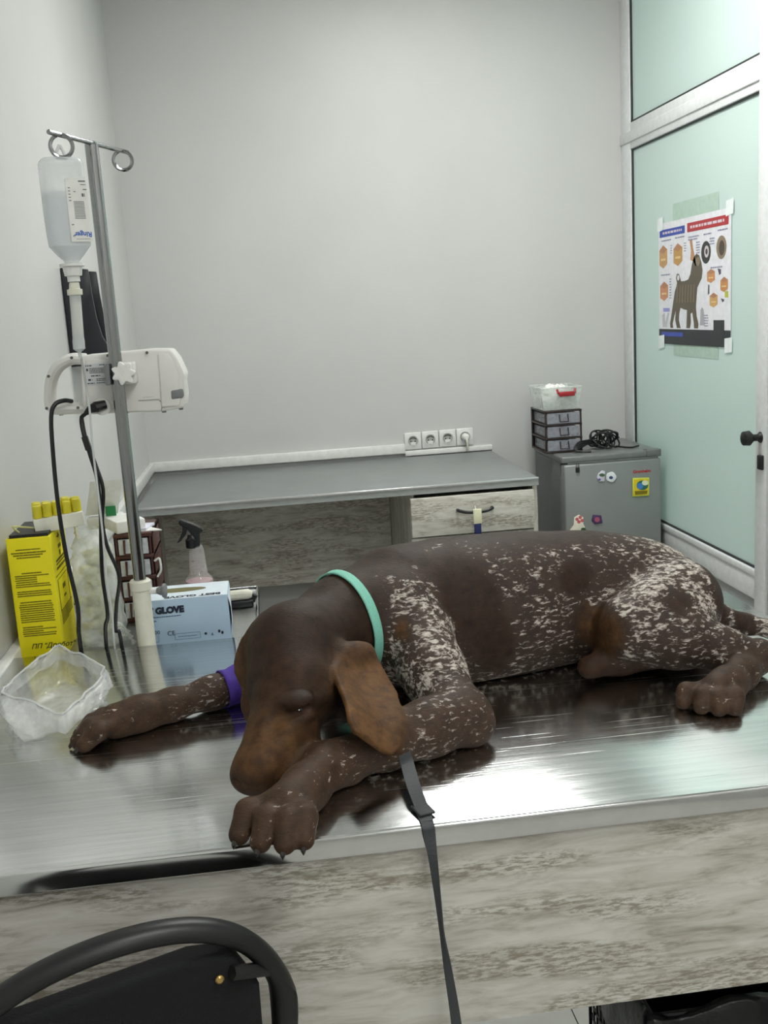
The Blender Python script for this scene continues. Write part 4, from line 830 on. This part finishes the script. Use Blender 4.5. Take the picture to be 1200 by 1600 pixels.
dv = Vector(e1-e0).normalized(); side = Vector((dv.y, -dv.x, 0))
def ring(c, r): 
    c = Vector(c); ax = (dv*.55 + side*.83).normalized()
    return MB().tube([c + ax*(r*math.sin(a)) + Vector((0, 0, -r+r*math.cos(a))) for a in np.linspace(.15, 2*math.pi-.35, 26)], .0034, 8)
rg0, rg1 = Vector(e0+(e1-e0)*.13), Vector(e0+(e1-e0)*.92)
ring(rg0, .018).build('hook_ring', M_CHROME, t, smooth=True); ring(rg1, .017).build('hook_ring', M_CHROME, t, smooth=True)

# ------------------------------------------------------------------ infusion bottle (hangs from the left ring)
by = rg0.y+.006
def B(px, py): return P(px, py, by)
ztop, zbot = B(98, 248)[2], B(118, 412)[2]; xb = (B(68, 300)[0]+B(131, 300)[0])/2; HB = ztop-zbot
xb2 = B(105, 380)[0]+.004; xb = (xb+xb2)/2
BM = Matrix.Translation((xb, by, ztop)) @ Matrix.Rotation(R(26), 4, 'Z')
t = thing('infusion_bottle', 'upside-down clear infusion bottle with a white label on the drip stand', 'bottle', (xb, by, zbot))
def bsec(h0, h1, nm, mat, sc=1.0):
    prof = [(.030, 0), (.0345, -.006), (.036, -.02), (.036, -HB*.55), (.034, -HB*.80), (.030, -HB*.855), (.012, -HB*.985), (.0105, -HB)]
    pr = spline([(a, b, 0) for a, b in prof], 4); n = 32; vs = []; pr = [q for q in pr if h1-1e-6 <= q[1] <= h0+1e-6]
    for r_, h, _ in pr:
        for k in range(n):
            a = 2*math.pi*k/n; ca, sa = math.cos(a), math.sin(a); ex = 3.4 if r_ > .02 else 2; sq = 1/(abs(ca)**ex+abs(sa)**ex)**(1/ex)
            fl_ = .74 if r_ > .02 else .74+.26*(.02-r_)/.01
            vs.append((r_*ca*sq*sc, r_*sa*sq*sc*fl_, h))
    m = MB(BM); L_ = len(pr)
    m.add(vs, [(i*n+k, i*n+(k+1) % n, (i+1)*n+(k+1) % n, (i+1)*n+k) for i in range(L_-1) for k in range(n)]+[tuple(range(n))[::-1], tuple((L_-1)*n+k for k in range(n))])
    return m.build(nm, mat, t, smooth=True, angle=60)
def m_poly(name, col, alpha):
    q = NT(name); q.p.inputs['Base Color'].default_value = (*srgb(col), 1); q.p.inputs['Roughness'].default_value = .22; q.p.inputs['Alpha'].default_value = alpha
    f = q.noise(q.coord(), 30, 2); q.l(q.ramp(f, [(.2, tuple(c*.97 for c in srgb(col))), (.8, srgb(col))]), q.p.inputs['Base Color']); return q.m
bsec(0, -HB, 'bottle_body', m_poly('milky_plastic', '#eef1f3', .42))
bsec(-HB*.30, -HB*.97, 'liquid', m_poly('saline', '#d7e0e4', .5), .955)
for dx in (-.006, .010): MB(BM).tube([(dx, 0, -.002), (dx*.7, 0, .012), (.002, 0, .022)], .0028, 8).build('hanger_strap', m_poly('milky_strap', '#f0f2f3', .85), t, smooth=True)
MB(BM).lathe((0, 0, -HB), [(.0105, .002), (.021, 0), (.021, -.004), (.0165, -.005), (.0145, -.020), (.0105, -.021), (.0105, -.03)], 24).build('cap', M_WHITE, t, smooth=True)
lab = MB(BM); L0, L1 = -HB*.205, -HB*.80; yy = -.0274
lab.prism([(-.0045, yy, L0), (.031, yy, L0), (.031, yy, L1), (-.0045, yy, L1)], (0, -.0006, 0)); lab.build('label', M_PAPER, t)
B3 = BM.to_3x3(); n_ = B3 @ Vector((0, -1, 0)); o3 = BM @ Vector((-.0045, yy-.0008, L0)); HL = L0-L1
ln = Lines(o3, B3 @ Vector((.0355, 0, 0)), B3 @ Vector((0, 0, -HL)), n_)
dashes(0, ln.q, [(.62, .95, .03, .022), (.72, .96, .09, .012), (.8, .98, .165, .014), (.35, .45, .2, .012), (.72, .86, .235, .05)] + [(.3, .8, .36+.024*i, .010) for i in range(12)] + [(.1, .2, .14+.05*i, .014) for i in range(5)] + [(.1, .2, .72, .016), (.1, .2, .9, .016), (.25, .9, .955, .006)], seed=21)
ln.done('label_print', C('label_ink', '#5a5f66'), t)
text('label_lettering', 'Ringer', .0115, BM @ Vector((.0315, yy-.0009, L1+.0155)), B3 @ Vector((-1, 0, 0)), B3 @ Vector((0, 0, -1)), C('labelblue', '#2a62b8'), t, .0001, bold=.0003)

# ------------------------------------------------------------------ drip chamber and line
zc = zbot-.030; cx = xb
t = thing('infusion_set', 'drip chamber and thin clear line hanging from the infusion bottle', 'infusion line', (cx, by, zc-.12))
d2 = P(122, 522, by)
ax = (np.array([d2[0], by, d2[2]])-np.array([cx, by, zc])); LN = np.linalg.norm(ax); ax = ax/LN
MB().lathe((cx, by, zc), [(.004, -.002), (.0085, .002), (.0095, .012), (.013, .013), (.013, .022), (.009, .023)], 16, ax).build('spike_cap', M_CREAM, t, smooth=True)
MB().lathe((cx, by, zc), [(.0098, .022), (.0098, .095), (.0105, .10), (.0105, .114), (.003, .120), (.0022, .13)], 16, ax).build('chamber', m_poly('chamber_clear', '#e3e8e8', .55), t, smooth=True)
MB().lathe((cx, by, zc), [(.0086, .035), (.0086, .088)], 16, ax).build('filter', M_CREAM, t, smooth=True)
e_ = np.array([cx, by, zc])+ax*.128
LP = [e_, P(124, 545, by+.005), P(134, 600, 1.945), P(140, 640, 1.945), P(145, 700, 1.94), P(152, 760, 1.935), P(160, 830, 1.934), P(166, 900, 1.936), P(175, 960, 1.94), P(179, 1008, 1.943), (P(179, 1008, 1.943)[0], 1.944, .7)]
MB().tube(spline(LP, 8), .0022, 6).build('line', m_poly('line_clear', '#dfe3e3', .8), t, smooth=True)

# ------------------------------------------------------------------ infusion pump behind the pole
qy = 1.972; QD = .105
def Q(px, py, dy=0): return P(px, py, qy)+np.array([0, dy, 0])
M_PUMP = plain('pump_white', '#e3e1dd', .38, 0, .02, 15)
t = thing('infusion_pump', 'white infusion pump with a carrying handle clamped to the drip pole', 'pump', Q(185, 648))
MB().prism([Q(*p) for p in [(126, 556), (160, 553), (235, 546), (266, 546), (277, 560), (289, 586), (287, 596), (290, 620), (288, 637), (255, 643), (200, 645), (133, 648), (128, 630)]], (0, QD, 0)).build('housing', M_PUMP, t, bevel=.005, seg=3)
MB().prism([Q(*p, -.004) for p in [(246, 553), (263, 552), (272, 565), (281, 588), (280, 600), (283, 622), (281, 634), (252, 637), (250, 600)]], (0, .01, 0)).build('end_cover', M_PUMP, t, bevel=.003)
MB().prism([Q(*p, -.003) for p in [(134, 562), (176, 560), (178, 640), (135, 643)]], (0, .006, 0)).build('rear_panel', plain('pump_panel', '#d8d6d2', .4), t, bevel=.0015)
hp = spline([Q(130, 562, .03), Q(108, 562, .03), Q(88, 573, .03), Q(77, 592, .03), Q(74, 614, .03), Q(75, 634, .03), Q(84, 641, .03), Q(108, 640, .03), Q(134, 640, .03)], 6)
MB().tube(hp, .011, 12, ref=(0, 1, 0), flat=2.2).build('handle', M_PUMP, t, smooth=True)
MB().prism([Q(*p, -.006) for p in [(267, 610), (286, 607), (288, 618), (285, 622), (268, 624)]], (0, .008, 0)).build('grey_foot', M_GREYRUB, t, bevel=.003)
lb = MB().prism([Q(*p, -.0036) for p in [(132, 569), (164, 567), (167, 600), (135, 602)]], (0, -.0004, 0)).build('rating_label', plain('label_grey', '#c9cccd', .5), t)
o3 = Q(133, 570, -.0042); ln = Lines(o3, Q(165, 568, 0)-Q(133, 570, 0), Q(136, 601, 0)-Q(133, 570, 0), (0, -1, 0))
dashes(0, ln.q, [(.02, .35, .03, .06), (.7, .95, .02, .05)] + [(.2, .95, .18+.06*i, .035) for i in range(5)] + [(.25, .7, .55, .06), (.1, .3, .72, .1), (.5, .95, .72, .04), (.5, .95, .8, .04), (.05, .4, .92, .05), (.5, .9, .92, .04)], seed=31); ln.q(.04, .14, .2, .12)
ln.done('rating_print', C('label_ink2', '#44484c'), lb)
for p in [(112, 559), (169, 555.5), (230, 551), (76, 588), (73, 638), (122, 637)]:
    MB().lathe(Q(*p, -.004 if p[0] > 125 else -.0), [(.0028, 0), (.0028, .002)], 10, (0, -1, 0)).build('screw', M_SCREW, t)
for p in [(91, 648), (195, 644.5), (254, 643.5), (281, 639)]: MB().lathe(Q(*p, .03), [(.004, 0), (.004, .004)], 10, (0, 0, -1)).build('foot', M_GREYRUB, t)
ln = Lines(Q(217, 640, -.004), (1, 0, 0), (0, 0, 1), (0, -1, 0)); seam = [Q(*p, -.0012) for p in [(216, 626), (248, 624), (255, 632), (252, 640), (254, 644)]]
MB().tube(seam, .0006, 4).build('cover_seam', M_GREYRUB, t)
ln = Lines(Q(224, 621, -.0012), Q(240, 620, 0)-Q(224, 621, 0), (0, 0, .0042), (0, -1, 0)); dashes(0, ln.q, [(0, 1, 0, .14)], .8, 3); ln.done('stamped_mark', C('stamp_grey', '#9b9a97'), t)
cl = MB().box(*sorted((Q(192, 570)[0]-.012, Q(214, 570)[0])), qy-.035, qy+.004, Q(192, 599)[2], Q(192, 566)[2]).build('clamp', M_PUMP, t, bevel=.003)
MB().box(Q(167, 570)[0], Q(175, 570)[0], qy-.042, qy+.003, Q(170, 600)[2], Q(170, 568)[2]).build('clamp_jaw', M_GREYRUB, t, bevel=.002)
kc = P(193, 583, 1.925); nb = 7
MB().prism([(kc[0]+(.0185+.0035*math.cos(nb*a))*math.cos(a), 1.932, kc[2]+(.0185+.0035*math.cos(nb*a))*math.sin(a)) for a in np.linspace(0, 2*math.pi, 56, False)], (0, -.014, 0)).build('star_knob', M_WHITE, t, bevel=.002)
MB().tube([(kc[0], 1.932, kc[2]), (kc[0], qy-.03, kc[2])], .006, 10).build('knob_screw', M_SCREW, t)
MB().lathe(Q(160, 635, -.002), [(.016, 0), (.016, .006), (.012, .007)], 18, (0, -1, 0)).build('power_inlet', M_PUMP, t, smooth=True)

# ------------------------------------------------------------------ cords
def dn(p, z): return (p[0], 1.945, z)
t = thing('mains_cable', 'black power cord plugged into the back of the infusion pump', 'cord', P(168, 1008, 1.944))
MB().tube([P(165, 632, 1.962), P(150, 636, 1.955), P(140, 640, 1.955), P(134, 646, 1.958)], [.0085, .0105, .007, .0045], 10).build('plug', M_BLACK, t, smooth=True)
q = P(168, 1008, 1.944)
MB().tube(spline([P(134, 646, 1.958), P(127, 655, 1.96), P(131, 680, 1.955), P(141, 712, 1.95), P(152, 750, 1.946), P(157, 800, 1.944), P(158, 850, 1.944), P(160, 900, 1.944), P(168, 960, 1.944), P(166, 1008, 1.944), dn(q, .6)], 8), .0037, 8).build('cable', M_CORD, t, smooth=True)
q0, q1 = P(132, 682, 1.952), P(139, 703, 1.95)
MB().tube([q0, q1], .0075, 4).build('velcro_tie', M_BLACK, t)
t = thing('cord', 'black cord tied to the pump power cord and bowing right to the table edge', 'cord', P(190, 1008, 1.946))
q = P(190, 1008, 1.946)
MB().tube(spline([P(127, 650, 1.966), P(134, 685, 1.962), P(150, 728, 1.956), P(161, 765, 1.952), P(160, 815, 1.95), P(168, 855, 1.948), P(186, 900, 1.947), P(182, 945, 1.947), P(181, 985, 1.947), P(190, 1008, 1.946), dn(q, .6)], 8), .0036, 8).build('cable', M_CORD, t, smooth=True)
t = thing('cord', 'black cord looping out of the pump carrying handle', 'cord', P(126, 1012, 1.944))
q = P(126, 1012, 1.944)
MB().tube(spline([P(112, 627, 1.985), P(100, 626, 1.965), P(86, 632, 1.955), P(80, 652, 1.95), P(83, 710, 1.946), P(91, 790, 1.944), P(104, 870, 1.944), P(121, 945, 1.944), P(123, 985, 1.944), P(126, 1012, 1.944), dn(q, .6)], 8), .0042, 8).build('cable', M_CORD, t, smooth=True)

# ------------------------------------------------------------------ open clear bag on the table
rim = [PZ(93, 1008, .975), PZ(163, 1043, .972), PZ(160, 1062, .955), PZ(98, 1116, .955), PZ(4, 1082, .955), PZ(20, 1060, .962)]
base = [PZ(100, 1060, .902), PZ(160, 1092, .902), PZ(150, 1108, .902), PZ(108, 1136, .902), PZ(36, 1162, .902), PZ(12, 1120, .902)]
def loop(pts, n): 
    p = [np.array(q) for q in pts]; out = []
    for i in range(len(p)):
        a, b = p[i], p[(i+1) % len(p)]
        for k in range(n): out.append(a+(b-a)*k/n)
    return out
lo, hi = loop(base, 9), loop(rim, 9); n = len(lo); rows = 12; vs = []
cen = np.mean(lo, axis=0)
for j in range(rows+1):
    u = j/rows
    for k in range(n):
        v = lo[k]*(1-u)+hi[k]*u; d = (v-cen); d[2] = 0; d /= np.linalg.norm(d)+1e-6
        v = v + d*(.012*math.sin(math.pi*u) + crumple(v, .0036 if j < rows else .0012, 60, 2.2))
        v[2] = max(.9012, v[2]+(crumple(v, .002, 40, 7) if j == rows else 0)); vs.append(v)
for k in range(n): v = vs[rows*n+k]+0; d = v-cen; d[2] = 0; d /= np.linalg.norm(d); vs.append(v+d*.006-np.array([0, 0, .008]))
for k in range(n): v = vs[rows*n+k]+0; d = v-cen; d[2] = 0; d /= np.linalg.norm(d); vs.append(v+d*(.008+crumple(v, .002, 70, 3))-np.array([0, 0, .026]))
m = MB(); m.add(vs, [(i*n+k, i*n+(k+1) % n, (i+1)*n+(k+1) % n, (i+1)*n+k) for i in range(rows+2) for k in range(n)]+[tuple(range(n))])
t = thing('clear_bag', 'small open clear plastic bag standing on the exam table', 'bag', (cen[0], cen[1], .9))
m.build('film', M_BAG2, t, smooth=True, angle=180)
MB().tube([np.array(v)+np.array([0, 0, .001]) for v in vs[rows*n:(rows+1)*n]], .0018, 5, True).build('rolled_rim', m_poly('rim_film', '#f2f5f5', .5), t, smooth=True)

# ------------------------------------------------------------------ chair tucked under the table
cr = np.array([-.030, 1.026]); cd = np.array([-.956, -.292]); cd /= np.linalg.norm(cd); cn = np.array([-cd[1], cd[0]])*-1
if cn[1] < 0: cn = -cn                                              # towards the table
CWD = .40
def ch(s, b, z): p = cr+cd*s+cn*b; return (p[0], p[1], z)
M_CFR = plain('black_frame_paint', '#0c0d0f', .42); M_CUP = plain('black_upholstery', '#07080b', .9, 0, .3, 400, .5)
t = thing('chair', 'black padded chair with an arched tube back tucked against the table', 'chair', ch(.2, .2, 0))
arch = [ch(.005, .13, .40), ch(.0, .05, .62), ch(.0, .01, .74), ch(.012, .0, .80), ch(.05, -.004, .852), ch(.11, -.006, .880), ch(.19, -.008, .886), ch(.27, -.006, .869), ch(.34, -.004, .830), ch(.388, 0, .775), ch(.40, .01, .72), ch(.40, .05, .62), ch(.395, .13, .40)]
MB().tube(spline(arch, 6), .0155, 12, ref=(0, 0, 1), flat=.8).build('back_frame', M_CFR, t, smooth=True)
pad = [ch(.03, -.004, .60), ch(.03, -.012, .79), ch(.055, -.014, .838), ch(.10, -.014, .846), ch(.33, -.014, .832), ch(.365, -.012, .79), ch(.37, -.004, .60)]
MB().prism(pad, (cn[0]*.035, cn[1]*.035, 0)).build('back_pad', M_CUP, t, bevel=.008, seg=3)
MB().tube([ch(.012, -.004, .802), ch(.062, -.02, .823)], .008, 6).build('bracket', M_CFR, t)
MB().lathe(ch(.075, -.0165, .818), [(.0048, 0), (.0048, .002), (.003, .0035)], 12, (-cn[0], -cn[1], 0)).build('rivet', plain('brass', '#b79a5c', .3, .8), t, smooth=True)
MB().prism([ch(.0, .1, .43), ch(.4, .1, .43), ch(.38, .48, .44), ch(.02, .48, .44)], (0, 0, .045)).build('seat', M_CUP, t, bevel=.012, seg=3)
for s_ in (.0, .4):
    MB().tube([ch(s_, .14, .42), ch(s_, .08, .2), ch(s_, .0, .008)], .0125, 10).build('leg', M_CFR, t, smooth=True)
    MB().tube([ch(s_, .12, .425), ch(s_, .3, .415), ch(s_, .42, .41), ch(s_, .46, .2), ch(s_, .48, .008)], .0125, 10).build('leg', M_CFR, t, smooth=True)

# ------------------------------------------------------------------ waste bin under the table
bl = .52; t = thing('waste_bin', 'black mesh waste bin lined with a black bag under the table', 'bin', (bl+.17, 1.52, 0))
M_BIN = plain('black_mesh', '#17181a', .5); M_LINER = plain('bin_liner', '#121316', .28, 0, .2, 90, .5)
m = MB(); x0, x1, y0, y1, zt_ = bl, bl+.34, 1.36, 1.68, .40
for i in range(18):
    u = i/17; x = x0+(x1-x0)*u; y = y0+(y1-y0)*u
    m.box(x-.003, x+.003, y0, y0+.003, .02, zt_).box(x-.003, x+.003, y1-.003, y1, .02, zt_).box(x0, x0+.003, y-.003, y+.003, .02, zt_).box(x1-.003, x1, y-.003, y+.003, .02, zt_)
for z in np.linspace(.02, zt_, 14): m.box(x0, x1, y0, y0+.002, z-.003, z+.003).box(x0, x1, y1-.002, y1, z-.003, z+.003).box(x0, x0+.002, y0, y1, z-.003, z+.003).box(x1-.002, x1, y0, y1, z-.003, z+.003)
m.build('mesh_wall', M_BIN, t); MB().box(x0, x1, y0, y1, .001, .02).build('bottom', M_BIN, t)
MB().tube([(x0, y0, zt_), (x1, y0, zt_), (x1, y1, zt_), (x0, y1, zt_)], .006, 8, True).build('rim', M_BIN, t)
per = loop([(x0, y0, 0), (x1, y0, 0), (x1, y1, 0), (x0, y1, 0)], 16); n = len(per); vs = []; cen = np.array([(x0+x1)/2, (y0+y1)/2, 0])
rowsz = [(-.02, .03), (-.012, .2), (-.010, .36), (.0, .414), (.012, .405), (.014, .34), (.018, .27)]
for j, (o_, z) in enumerate(rowsz):
    for p in per:
        d = p-cen; d = d/np.linalg.norm(d); v = p+d*o_; v[2] = z + (.012*math.sin(p[0]*31+p[1]*23) if j > 2 else 0); v += d*abs(crumple(v, .004, 30, 5)) if j > 2 else 0; vs.append(v)
m = MB(); m.add(vs, [(i*n+k, i*n+(k+1) % n, (i+1)*n+(k+1) % n, (i+1)*n+k) for i in range(len(rowsz)-1) for k in range(n)]); m.build('liner', M_LINER, t, smooth=True, angle=180)
